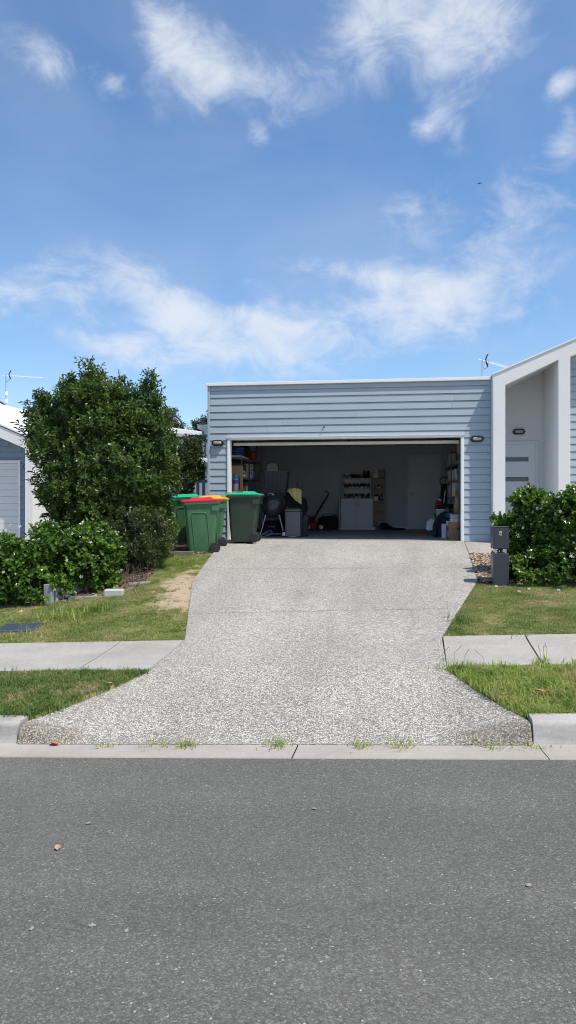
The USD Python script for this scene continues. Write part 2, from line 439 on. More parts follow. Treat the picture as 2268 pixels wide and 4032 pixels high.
M_BOARD = mat('weatherboard_paint', (.355, .412, .455), .5, spec=.3, vary=.035, vscale=1.6, bump=.05, bscale=30)
M_BOARDS = [M_BOARD, mat('weatherboard_paint_b', (.338, .394, .438), .5, spec=.3, vary=.045, vscale=1.9, bump=.05, bscale=30), mat('weatherboard_paint_c', (.37, .427, .468), .5, spec=.3, vary=.045, vscale=1.3, bump=.05, bscale=30), M_BOARD]
M_NBOARD = mat('neighbour_board_paint', (.20, .255, .33), .5, spec=.3, vary=.05, vscale=1.3)
M_WHITE = mat('white_trim_paint', (.80, .785, .755), .4, vary=.03, vscale=3)
M_RENDER = mat('white_render', (.755, .74, .71), .85, spec=.2, vary=.03, vscale=1.2, bump=.5, bscale=60, bdist=.006)
M_SMOOTHWHITE = mat('smooth_white_wall', (.72, .72, .71), .7, spec=.3, vary=.02, vscale=.8)
M_INT = mat('garage_wall_paint', (.46, .475, .51), .75, spec=.25, vary=.04, vscale=.9)
M_CEIL = mat('garage_ceiling', (.40, .40, .41), .8, spec=.2)
M_DOORW = mat('door_white', (.70, .71, .72), .45, vary=.02)
M_INTDOOR = mat('inner_door_paint', (.57, .59, .63), .5, vary=.02)
M_ROOFW = mat('white_metal_roof', (.80, .80, .80), .45, vary=.02)
M_SOIL = mat('soil', (.16, .125, .085), .95, spec=.1, vary=.3, vscale=5, bump=.6, bscale=40, bdist=.02)
M_STEEL = mat('steel', (.55, .55, .56), .3, metal=1.0, vary=.1, vscale=20)
M_BLACK = mat('black_plastic', (.014, .014, .015), .45, vary=.2, vscale=9)
M_DARK = mat('dark_grey_plastic', (.05, .052, .058), .4, vary=.12, vscale=6)
M_GLASS = usdkit.material(stage, '/World/Looks/tinted_pane', {'p': ('principled_bsdf', {'base_color': (.05, .08, .10), 'roughness': .06, 'specular_ior_level': .6})}, [], surface='p.BSDF')

# ------------------------------------------------------------------ ground, road, kerb, paths
def lawn_material():
    n = {'g': ('geometry', {}), 'n': ('noise_texture', {'scale': 1.4, 'detail': 6.0, 'roughness': .65}), 'r': ('rgb_ramp', {'ramp': [(.3, (.10, .125, .035)), (.5, (.17, .175, .06)), (.68, (.29, .24, .12))]}),
         'd': ('mapping', {'mapping_type': 'texture', 'location': (-2.82, 9.95, .5), 'rotation': (0, 0, .22), 'scale': (.62, 1.75, 9.0)}), 'ds': ('gradient_texture', {'gradient_type': 'spherical'}),
         'dn': ('noise_texture', {'scale': 4.0, 'detail': 6.0, 'roughness': .6}), 'da': ('math', {'math_type': 'multiply_add', 'value2': 1.5, 'value3': -.75}), 'dd': ('math', {'math_type': 'add'}),
         'dr': ('map_range', {'from_min': .25, 'from_max': .5, 'to_min': 0.0, 'to_max': 1.0, 'clamp': True}), 'fine': ('noise_texture', {'scale': 60.0, 'detail': 4.0}), 'sand': ('rgb_ramp', {'ramp': [(.3, (.30, .225, .155)), (.7, (.44, .345, .25))]}),
         'mx': ('mix_color', {}), 'p': ('principled_bsdf', {'roughness': .95, 'specular_ior_level': .1}), 'b': ('bump', {'strength': .5, 'distance': .01})}
    l = [('g.position', 'n.vector'), ('n.fac', 'r.fac'), ('g.position', 'd.vector'), ('d.vector', 'ds.vector'), ('g.position', 'dn.vector'), ('dn.fac', 'da.value1'), ('ds.fac', 'dd.value1'), ('da.value', 'dd.value2'), ('dd.value', 'dr.value'),
         ('g.position', 'fine.vector'), ('fine.fac', 'sand.fac'), ('dr.result', 'mx.fac'), ('r.color', 'mx.a'), ('sand.color', 'mx.b'), ('mx.result', 'p.base_color'), ('fine.fac', 'b.height'), ('b.normal', 'p.normal')]
    return usdkit.material(stage, '/World/Looks/lawn_soil', n, l, surface='p.BSDF')


M_LAWN = lawn_material()


def graded(a, b, fine0, fine1, n):
    """coordinates that are dense between fine0 and fine1 and reach out to a and b"""
    out = 1.12 ** np.arange(0, 80)
    out = np.cumsum(out) * .25
    lo = fine0 - out[fine0 - out > a]
    hi = fine1 + out[fine1 + out < b]
    return np.concatenate([[a], lo[::-1], np.linspace(fine0, fine1, n), hi, [b]])


gx = graded(-900, 900, -9, 6, 61)
gy = np.concatenate([[5.25], np.linspace(5.3, 16, 70), graded(16.2, 1500, 16.5, 17, 3)])
X, Y_ = np.meshgrid(gx, gy)
Z = G(X, Y_) - .02 - .4 * ((X > -9.2) & (X < 6.2) & (Y_ < 15.2))
idx = np.arange(X.size).reshape(X.shape)
quads = np.stack([idx[:-1, :-1], idx[:-1, 1:], idx[1:, 1:], idx[1:, :-1]], -1).reshape(-1, 4)
structure('ground', (np.stack([X.ravel(), Y_.ravel(), Z.ravel()], 1), quads), M_LAWN, smooth=True)
_lawn_later = True


def strip(ys, dz, xs, m, name, kind='structure'):
    X, Y = np.meshgrid(xs, ys)
    Z = np.asarray(dz)[:, None] + .042 * np.clip(X, -14, 14)
    idx = np.arange(X.size).reshape(X.shape)
    q = np.stack([idx[:-1, :-1], idx[:-1, 1:], idx[1:, 1:], idx[1:, :-1]], -1).reshape(-1, 4)
    return structure(name, (np.stack([X.ravel(), Y.ravel(), Z.ravel()], 1), q), m)


road_x = np.array([-600, -100, -40, -14, -7, 0, 7, 14, 40, 100, 600.])
strip([-4.6, -2, 0, 2, 4.75], [0, .02, .02, .01, 0], road_x, M_ROAD, 'road')
strip([-900, -5.3, -5.05, -4.9, -4.6], [.15, .15, .13, 0, 0], road_x, M_KERB, 'far_verge')
gutx = [(-600, -40, -14.0), (-14.0, -8, -4.9), (-4.895, -2.5, -.62), (-.612, .2, 1.02), (1.026, 3.5, 4.9), (4.905, 14, 600)]
for seg in gutx:
    strip([4.72, 4.752, 4.95, 5.05, 5.10], [-.05, .006, -.012, -.018, -.012], np.array(seg), M_KERB, 'gutter')


def kerb(x0, x1):
    prof = [(5.085, -.03), (5.105, .03), (5.115, .10), (5.13, .126), (5.155, .138), (5.28, .142), (5.285, .05)]
    xs = np.linspace(x0, x1, max(3, int(abs(x1 - x0) / .25)))
    rings = []
    for x in xs:
        rings.append(np.array([(x, y, z + .042 * max(-14, min(14, x)) + .0025 * math.sin(9 * x + y * 40)) for y, z in prof]))
    k = len(prof); v = np.vstack(rings); f = []
    for i in range(len(xs) - 1):
        for j in range(k - 1):
            f.append((i * k + j, (i + 1) * k + j, (i + 1) * k + j + 1, i * k + j + 1))
    v, f = va((v, f))
    e = np.array([(0, j, j + 1) for j in range(1, k - 1)]); n = (len(xs) - 1) * k
    f = np.vstack([f, e[:, ::-1], e + n])
    return v, f


structure('kerb', kerb(-14, -4.86), M_KERBT, 30)
structure('kerb', kerb(-4.85, -2.735), M_KERBT, 30)
structure('kerb', kerb(.995, 4.85), M_KERBT, 30)
structure('kerb', kerb(4.86, 14), M_KERBT, 30)

# the driveway: rows across, its front let down to the gutter with a steep cheek at either end
DL = ([5.07, 5.2, 6.39, 7.52, 10.47, 12.8, 14.39, 14.95], [-2.725, -2.715, -2.16, -2.13, -2.85, -3.11, -3.27, -3.30])
DR = ([5.07, 5.2, 6.35, 7.46, 10.32, 14.68, 14.95], [.985, .975, .52, .56, 1.27, 1.54, 1.56])


def xl(y): return np.interp(y, *DL)
def xr(y): return np.interp(y, *DR)


def drive_z(x, y):
    x, y = np.asarray(x, float), np.asarray(y, float)
    e = np.minimum(x - np.interp(5.1, *DL), np.interp(5.1, *DR) - x)
    cheek = .128 * np.clip(1 - e / .62, 0, 1)
    t = np.clip((y - 5.12) / 1.35, 0, 1)
    low = -.012 + cheek * np.clip((y - 5.075) / .05, 0, 1) + .042 * x
    top = G(x, np.maximum(y, 6.45)) + .018
    return np.where(y < 6.47, low + (top - low) * t, G(x, y) + .018)


ys = np.concatenate([[5.072, 5.09, 5.11, 5.13, 5.16, 5.2], np.arange(5.26, 14.93, .09), [14.93]])
u = np.concatenate([[0], np.linspace(.004, .12, 8), np.linspace(.14, .86, 40), np.linspace(.88, .996, 8), [1]])
V = []
for y in ys:
    x = xl(y) + (xr(y) - xl(y)) * u
    z = drive_z(x, y)
    z[0] -= .004; z[-1] -= .004
    V.append(np.stack([x, np.full_like(x, y), z], 1))
R_, C_ = len(ys), len(u)
V = np.array(V); idx = np.arange(R_ * C_).reshape(R_, C_)
q = np.stack([idx[:-1, :-1], idx[:-1, 1:], idx[1:, 1:], idx[1:, :-1]], -1).reshape(-1, 4)
v = V.reshape(-1, 3); n0 = len(v)
left, rightv = V[:, 0] - [.004, 0, .09], V[:, -1] + [.004, 0, -.09]
v = np.vstack([v, left, rightv])
i = np.arange(R_ - 1)
q = np.vstack([q, np.stack([idx[i, 0], idx[i + 1, 0], n0 + i + 1, n0 + i], 1), np.stack([idx[i, -1], n0 + R_ + i, n0 + R_ + i + 1, idx[i + 1, -1]], 1)])
structure('driveway', (v, q), M_DRIVE, 40)

_e = np.array([5.285, 5.6, 6, 6.39, 7.0, 7.52, 9, 10.47, 12.8, 14.39, 15.4])
LAWN_L = Polygon([(-9.6, 5.285)] + [(xl(y) - .006, y) for y in _e] + [(-9.6, 15.4)])
LAWN_R = Polygon([(6.6, 5.285)] + [(xr(y) + .006, y) for y in _e] + [(6.6, 15.4)])
structure('lawn', sheet(LAWN_L, lambda x, y: G(x, y) - .004, .22, .2), M_LAWN, True)
structure('lawn', sheet(LAWN_R, lambda x, y: G(x, y) - .004, .22, .2), M_LAWN, True)

# saw cut joints across the driveway
for yj in (8.62, 11.35):
    xs = np.linspace(xl(yj) + .02, xr(yj) - .02, 40)
    zj = drive_z(xs, np.full(40, yj))
    v = np.vstack([np.column_stack([xs, np.full(40, yj + d), zj + .0015]) for d in (-.0055, .0055)])
    structure('driveway_joint', (v, np.array([(i, i + 1, 41 + i, 40 + i) for i in range(39)])), mat('joint_filler', (.13, .125, .12), .9))

# footpath slabs either side of the driveway, with open joints
def slab_between(pts, name='path_slab'):
    fp.part(name, sheet(Polygon(pts), lambda x, y: G(x, y) + .012, .12, .05), M_CONC)


fp = Thing('footpath', None, None, kind='structure')
FRONT, BACK = 6.44, 7.52
edges_l = [(-2.86, -2.84), (-5.3, -5.2), (-7.8, -7.7), (-10.2, -10.2), (-14, -14)]
pf, pb = (xl(6.44) - .006, xl(7.5) - .008)
for fx, bx in edges_l:
    slab_between([(fx + .006, FRONT), (pf, FRONT), (pb, BACK), (bx + .006, BACK)]); pf, pb = fx - .006, bx - .006
edges_r = [(1.335, 1.38), (3.6, 3.62), (6, 6), (9, 9), (14, 14)]
pf, pb = xr(6.44) + .006, xr(7.5) + .008
for fx, bx in edges_r:
    slab_between([(pf, FRONT), (fx - .008, FRONT), (bx - .008, BACK - .02), (pb, BACK - .02)]); pf, pb = fx + .008, bx + .008
# side path by the garage and the neighbour's drive
structure('side_path', sheet([(1.434, 12.76), (4.6, 12.8), (4.6, 14.72), (1.574, 14.93), (1.556, 14.68)], lambda x, y: G(x, y) * 0 + np.interp(y, [12.7, 14.95], [.80, .915]), .2, .11), M_DRIVE)
structure('driveway', sheet([(-15, 5.3), (-10, 5.3), (-9.4, 9), (-9.3, 17.7), (-16, 17.7)], lambda x, y: G(x, y) + .012, .4, .05), M_DRIVE)

# ------------------------------------------------------------------ the house with the garage
XL, XR = -3.74, 2.12
OL, OR, OT = -3.27, 1.52, 3.045
FL = .925
house = Thing('weatherboard_house', 'pale blue weatherboard house with open double garage and white portal over the entry', 'house', (0, 15, 0))
hp = lambda name, mesh, m, smooth=False, **k: house.part(name, mesh, m, smooth, world=True, **k)


def floor_z(y): return FL + (y - 14.9) * .006


v, f = box(XL, XR, 14.92, 21.25, .70, .9)
v[:, 2] = np.where(v[:, 2] > .8, floor_z(v[:, 1]), v[:, 2])
hp('garage_floor', (v, f), M_SLAB)
hp('front_wall', cat([box(XL, OL, 15.0, 15.14, .8, 4.18), box(OR, XR, 15.0, 15.14, .8, 4.18), box(OL, OR, 15.0, 15.14, OT, 4.18)]), M_INT)
hp('side_wall', cat([box(XL, XL + .1, 15.14, 27, .8, 4.1)]), M_BOARD)
hp('garage_wall', box(XL + .1, XL + .12, 15.14, 21.1, .9, 3.46), M_INT)
hp('garage_wall', box(1.95, 2.10, 15.14, 21.1, .9, 3.9), M_INT)
hp('garage_wall', box(XL + .12, 1.95, 21.1, 21.2, .9, 3.46), M_INT)
hp('garage_ceiling', box(XL + .1, 1.95, 15.14, 21.1, 3.43, 3.46), M_CEIL)
hp('cornice', prism([(21.1, 3.36), (21.1, 3.43), (21.03, 3.43)], 5.4, 'yz', XL + .12), M_CEIL)
hp('skirting', cat([box(XL + .12, .61, 21.085, 21.1, .955, 1.04), box(1.57, 1.95, 21.085, 21.1, .955, 1.04)]), M_INTDOOR)
hp('roof', box(XL, 2.1, 15.02, 27, 4.02, 4.06), M_ROOFW)
hp('back_wall', box(XL, 10.5, 26.9, 27, .8, 4.0), M_BOARD)
hp('parapet_cap', box(XL - .03, 2.095, 14.93, 15.16, 4.175, 4.235, .004), M_WHITE)
hp('corner_trim', box(XL - .005, XL + .05, 14.962, 15.0, .90, 4.175, .003), M_BOARD)
hp('corner_trim', box(2.085, 2.105, 14.962, 15.0, .90, 4.175, .003), M_BOARD)


def board(x0, x1, z, h=.15, yb=15.0):
    """one weatherboard: a sloping face over a rebate, so that a shadow groove stays open below the next board"""
    pts = [(yb, z), (yb - .024, z), (yb - .025, z + .004), (yb - .012, z + h - .014), (yb - .0005, z + h - .0145), (yb, z + h - .0005)]
    return prism(pts, x1 - x0, 'yz', x0)


PITCH, Z0 = .15, .925
rb = np.random.default_rng(3)
for k in range(22):
    z = Z0 + PITCH * k
    top = min(z + .15, 4.174)
    if z + .02 < OT + .035:
        zt = top if z + PITCH < OT + .035 else top
        hp('weatherboard', board(XL + .052, OL - .048, z, zt - z), M_BOARD)
        hp('weatherboard', board(OR + .048, 2.083, z, zt - z), M_BOARD)
        if z + PITCH > OT + .035:
            hp('weatherboard', board(OL - .046, OR + .046, OT + .047, zt - OT - .047), M_BOARD)
    else:
        cuts = [XL + .052] + sorted(rb.uniform(XL + .9, 1.5, 1 if k % 3 else 2)) + [2.083]
        for a, b in zip(cuts[:-1], cuts[1:]):
            hp('weatherboard', board(a + .0014, b - .0014, z + rb.normal(scale=.0008), top - z), M_BOARDS[int(rb.integers(4))])
# door surround
hp('door_jamb', box(OL - .045, OL + .012, 14.955, 15.14, .9, OT, .003), M_WHITE)
hp('door_jamb', box(OR - .012, OR + .045, 14.955, 15.14, .9, OT, .003), M_WHITE)
hp('door_head', cat([box(OL - .045, OR + .045, 14.955, 15.14, OT - .012, OT + .03, .003), box(OL - .06, OR + .06, 14.935, 14.999, OT + .0305, OT + .042, .002)]), M_WHITE)
hp('sill_strip', box(OL + .02, OR - .02, 14.895, 14.93, .90, .929, .004), M_KERB)
# the raised panel door
M_PANEL = mat('panel_door_skin', (.68, .68, .65), .45, vary=.1, vscale=30, bump=.8, bscale=90, bdist=.004)
gd = hp('garage_door', move(box(OL + .02, OR - .02, 0, .5, -.02, .02, .004), (0, 15.31, 2.965), rx=4.8), M_PANEL)
for k in range(4):
    house.part('door_panel', move(box(OL + .02, OR - .02, 0, .5, -.02, .02, .004), (0, 15.825 + .512 * k - 15, 2.965 + .084 * (.515 + .512 * k)), rx=4.8), M_PANEL, parent=gd)
house.part('bottom_rail', move(box(OL + .02, OR - .02, 15.255, 15.30, 2.93, 2.995, .006), (0, -15, 0)), M_PANEL, parent=gd)
for x in (OL - .06, OR + .06):
    house.part('track', move(box(x - .02, x + .02, 15.16, 18.2, 3.14, 3.18), (0, -15, 0)), M_STEEL, parent=gd)
    house.part('track', move(box(x - .02, x + .02, 15.15, 15.19, .95, 3.0), (0, -15, 0)), M_STEEL, parent=gd)
house.part('opener_rail', move(box(-.90, -.86, 15.2, 19, 3.2, 3.24), (0, -15, 0)), M_STEEL, parent=gd)
a = P(1362, 1746, 15.5)
house.part('release_latch', cat([tube([(a[0] - .05, .5, 3.0), (a[0] - .02, .5, 2.90), (a[0] + .05, .5, 2.85)], .008), tube([(a[0] + .07, .5, 3.0), (a[0] + .04, .5, 2.86)], .007), box(a[0] - .07, a[0] - .02, .48, .52, 2.905, 2.945, .006), tube([(a[0] - .05, .5, 2.93), (a[0] + .05, .5, 2.85)], .014)]), M_BLACK, parent=gd)
house.part('release_cord', cat([tube([(a[0] + .05, .5, 2.85), (a[0] + .05, .5, 2.66)], .003, 6), move(lathe([(.004, -.03), (.014, -.03), (.01, 0), (.003, .012)], 10), (a[0] + .05, .5, 2.655))]), mat('red_knob', (.10, .03, .025), .5), parent=gd)
# inner door with its frame, switches
d0, d1 = P(1611, 2079, 21.07), P(1733, 1797, 21.07)
dx0, dx1, dz0, dz1 = .68, 1.50, .965, 3.03
hp('inner_door_frame', cat([box(dx0 - .06, dx0, 21.06, 21.1, .955, dz1 + .06, .004), box(dx1, dx1 + .06, 21.06, 21.1, .955, dz1 + .06, .004), box(dx0, dx1, 21.06, 21.1, dz1, dz1 + .06, .004)]), M_INTDOOR)
idoor = hp('inner_door', box(dx0 + .004, dx1 - .004, 21.07, 21.098, dz0 + .012, dz1 - .004, .002), M_INTDOOR)
house.part('handle', cat([move(lathe([(.026, 0), (.026, .01), (.012, .014), (.012, .045)], 14, 'y'), (dx0 + .07, 6.07, 1.995)), move(tube([(dx0 + .07, 6.03, 1.995), (dx0 + .20, 6.025, 1.99)], .011), (0, 0, 0))]), M_STEEL, True, parent=idoor)
for z in (2.35, 2.20):
    sw = hp('light_switch', box(.46, .54, 21.088, 21.1, z, z + .11, .004), mat('switch_white', (.42, .42, .42), .4))
    house.part('rocker', box(.485, .515, 6.082, 6.089, z + .035, z + .075, .002), mat('rocker_white', (.5, .5, .5), .4), parent=sw)

# white portal over the entry
SL = .42
PY0, PY1 = 14.73, 15.08
ridge = 7.2
zt = lambda x: 4.235 + SL * (x - 2.10)
def pf_(x): return zt(x)
outer = [(2.105, .86), (2.105, zt(2.105)), (ridge, zt(ridge)), (2 * ridge - 2.105, zt(2.105)), (2 * ridge - 2.105, .86), (2 * ridge - 2.335, .86), (2 * ridge - 2.335, zt(2.105) - .11), (ridge, zt(ridge) - .30), (3.565, zt(3.565) - .295), (3.565, .86), (3.345, .86), (3.345, zt(3.345) - .262), (2.335, zt(2.335) - .262 + .0), (2.335, .86)]
outer[11] = (3.345, 4.50); outer[12] = (2.335, 4.03)
hp('portal', prism(Polygon(outer).buffer(0), PY1 - PY0, 'xz', PY0), M_RENDER)
hp('portal_cap', cat([prism([(2.09, zt(2.09) + .002), (2.09, zt(2.09) + .03), (ridge, zt(ridge) + .03), (ridge, zt(ridge) + .002)], PY1 - PY0 + .06, 'xz', PY0 - .02)]), M_WHITE)
hp('entry_wall', cat([box(2.125, 2.32, 15.08, 16.3, .8, 4.0), prism([(2.125, .8), (3.42, .8), (3.42, 4.56), (2.125, 4.02)], .12, 'xz', 16.3)]), M_SMOOTHWHITE)
hp('entry_wall', box(3.365, 3.52, 15.08, 16.3, .8, 4.52), M_SMOOTHWHITE)
hp('entry_soffit', prism([(2.32, 4.04), (3.365, 4.525), (3.365, 4.56), (2.32, 4.075)], 1.22, 'xz', 15.08), M_SMOOTHWHITE)
hp('entry_floor', box(2.32, 3.37, 14.73, 16.3, .75, .93), M_SLAB)
fd_l, fd_r, fd_t = 2.335, 3.22, 2.985
hp('entry_door_frame', cat([box(fd_r, fd_r + .045, 16.255, 16.30, .93, fd_t + .045, .004), box(fd_r + .045, fd_r + .07, 16.275, 16.30, .93, fd_t + .07, .003), box(2.325, fd_r, 16.255, 16.30, fd_t, fd_t + .045, .004), box(2.325, fd_r + .045, 16.275, 16.30, fd_t + .045, fd_t + .07, .003)]), M_DOORW)
strips = [(2.60, 2.70), (2.17, 2.27), (1.73, 1.83), (1.30, 1.40)]
zz = [.94] + [q for s in reversed(strips) for q in s] + [fd_t - .004]
fdoor = hp('entry_door', cat([box(fd_l, fd_r - .004, 16.262, 16.299, a, b) for a, b in zip(zz[0::2], zz[1::2])] + [box(3.07, fd_r - .004, 16.262, 16.299, a, b) for a, b in strips] + [box(fd_l, fd_l + .14, 16.262, 16.299, a, b) for a, b in strips]), M_DOORW)
for a, b in strips:
    house.part('glass_strip', move(box(fd_l + .14, 3.07, 16.28, 16.29, a, b), (0, -15, 0)), M_GLASS, parent=fdoor)
    house.part('glazing_bead', move(cat([box(fd_l + .13, 3.085, 16.256, 16.263, b - .001, b + .012), box(fd_l + .13, 3.085, 16.256, 16.263, a - .012, a + .001), box(3.0695, 3.085, 16.256, 16.263, a, b)]), (0, -15, 0)), M_DOORW, parent=fdoor)
house.part('handle', cat([move(box(2.40, 2.445, 16.235, 16.262, 1.90, 2.06, .004), (0, -15, 0)), tube([(2.42, 1.22, 1.995), (2.55, 1.215, 1.995)], .010)]), M_STEEL, parent=fdoor)
# wall and roof right of the entry
hp('front_wall', prism([(3.565, .8), (9.8, .8), (9.8, 5.2), (ridge, zt(ridge) - .31), (3.565, zt(3.565) - .31)], .1, 'xz', 15.08), M_INT)
for k in range(34):
    z = Z0 + PITCH * k
    x0, x1 = 3.57, 10.5
    need = (z + .16 + .305 - 4.235) / SL + 2.10
    a = max(x0, need)
    b = min(x1, 2 * ridge - need)
    if a < b - .1:
        hp('weatherboard', board(a, b, z, yb=15.08), M_BOARD)
for s in (1, -1):
    xs = [2.12, ridge] if s > 0 else [2 * ridge - 2.12, ridge]
    pts = [(xs[0], zt(2.12) - .03), (xs[1], zt(ridge) - .03), (xs[1], zt(ridge) - .07), (xs[0], zt(2.12) - .07)]
    hp('roof', prism(Polygon(pts).buffer(0), 11.9, 'xz', 15.1), M_ROOFW)
# gutter end, rain head and down pipe at the left rear of the garage
y = 15.3
hp('side_gutter', cat([prism([(XL - .16, 3.20), (XL - .01, 3.20), (XL - .01, 3.40), (XL - .20, 3.40)], .5, 'xz', y), prism([(XL - .30, 3.31), (XL - .165, 3.27), (XL - .205, 3.39), (XL - .32, 3.41)], .3, 'xz', y - .02)]), M_WHITE)
hp('down_pipe', tube([(XL - .20, y + .1, 3.28), (XL - .20, y + .1, 3.13), (XL - .18, y + .1, 3.08), (XL - .12, y + .1, 3.055), (XL + .02, y + .1, 3.055)], .045, 12), M_BOARD, True)

# ------------------------------------------------------------------ wall lights and aerials
M_LAMPG = mat('lamp_lens', (.36, .31, .30), .3, spec=.6)
M_CHAR = mat('charcoal_metal', (.035, .038, .042), .5, vary=.1, vscale=8)


def wall_light(label, loc):
    """an oval bulkhead lamp; its back is at y = 0 and it looks towards -y"""
    t = Thing('wall_light', label, 'wall light', loc, group='oval bulkhead lights on the walls')
    def oval(hx, hz, y): 
        r = rrect(hx, hz, hz * .98, 0, k=6); return np.stack([r[:, 0], np.full(len(r), y), r[:, 1]], 1)
    t.part('base', loft([oval(.125, .062, 0), oval(.125, .062, -.03), oval(.118, .056, -.036)][::-1]), M_BLACK, 30)
    t.part('lens', loft([oval(.095, .036, -.034), oval(.094, .035, -.060), oval(.08, .026, -.078), oval(.05, .012, -.085)][::-1]), M_LAMPG, 50)
    rim = []
    for y0, y1, a, b in ((-.034, -.072, .012, .0),):
        o1, o2, i2, i1 = oval(.114, .053, y0), oval(.112, .051, y1), oval(.098, .038, y1), oval(.097, .037, y0)
        rim.append(loft([o1, o2, i2, i1][::-1], cap=False))
    t.part('guard', cat(rim), M_BLACK, 40)
    for s in (-1, 1):
        t.part('bolt', move(lathe([(.010, 0), (.010, .04), (.005, .046)], 8, 'y'), (s * .128, 0, 0)), M_BLACK)
    return t


wl = wall_light('oval black wall light on the narrow cladding left of the garage opening', (-3.52, 14.982, 2.97))
copy_of(wl, 'oval black wall light on the shaded cladding between garage opening and white portal', (1.82, 14.982, 2.99))
copy_of(wl, 'oval black wall light above the white entry door inside the portal', (2.87, 16.298, 3.255))


def aerial(label, loc, boom, dish=False):
    """a mast with a long yagi"""
    t = Thing('tv_antenna', label, 'antenna', loc, group='television antennas on roofs')
    h = loc_h = .62
    t.part('mast', tube([(0, 0, -.9), (0, 0, h)], .017, 8), M_STEEL, True)
    b = np.array(boom, float)
    t.part('boom', tube([(-.12 * b / np.linalg.norm(b)) + [0, 0, h - .03], b + [0, 0, h - .03]], .009, 6), mat('pale_aluminium', (.75, .76, .78), .35, metal=.6))
    d = b / np.linalg.norm(b); side = np.cross(d, [0, 0, 1.0]); side /= np.linalg.norm(side)
    n = 12
    for i in range(n):
        c = d * (np.linalg.norm(b) * (.25 + .75 * i / (n - 1))) + [0, 0, h - .03]
        t.part('element', tube([c - side * .10 + [0, 0, .012], c + [0, 0, .012], c + side * .10 + [0, 0, .012]], .005, 5), mat('pale_aluminium', (.75, .76, .78), .35, metal=.6))
    c = d * .14 + np.array([0, 0, h])
    up = np.array([0, 0, 1.0])
    t.part('reflector', tube([c - up * .15 + d * .04, c - up * .07 - d * .01, c - d * .03, c + up * .07 - d * .01, c + up * .15 + d * .04], .018, 6), M_BLACK, True)
    t.part('cable', tube([(.0, 0, h - .2), (.06, 0, h - .26), (.13, 0, h - .2), (.14, 0, h - .05)], .007, 6), M_BLACK)
    if dish:
        t.part('junction_box', box(.0, .09, -.05, .0, h - .72, h - .6, .01), M_WHITE)
        t.part('junction_box', box(.0, .09, -.05, .0, h - .98, h - .85, .01), M_WHITE)
    return t


aerial('thin grey television antenna above the roof corner beside the portal', (2.34, 18.2, 4.62), (.72, .5, -.12))
aerial('tall television antenna on the white roof of the neighbouring house', (-13.0, 23.45, 5.55), (1.2, .3, -.06), True)

# a short metal peg that sticks out of the boards above the opening
pg = P(1276, 1680, 14.96)
t = Thing('wall_peg', 'short thin metal peg sticking out of boards above the garage opening', 'peg', (pg[0], 14.985, pg[2]))
t.part('rod', tube([(0, 0, 0), (-.012, -.05, -.014), (-.03, -.075, -.05), (-.045, -.08, -.085)], .006, 6), M_CHAR)
t.part('foot', box(-.012, .012, -.006, .0, -.012, .012), M_CHAR)

# ------------------------------------------------------------------ wheelie bins
M_BINBODY = mat('bin_green', (.050, .140, .060), .42, vary=.12, vscale=4)
M_BINDARK = mat('bin_dark_green', (.026, .042, .028), .45, vary=.12, vscale=4)
M_TYRE = mat('tyre', (.015, .015, .016), .7, vary=.2, vscale=12)
LIDC = {'green': mat('lid_green', (.012, .36, .19), .42), 'red': mat('lid_red', (.50, .010, .042), .42), 'yellow': mat('lid_yellow', (.72, .36, .003), .42)}


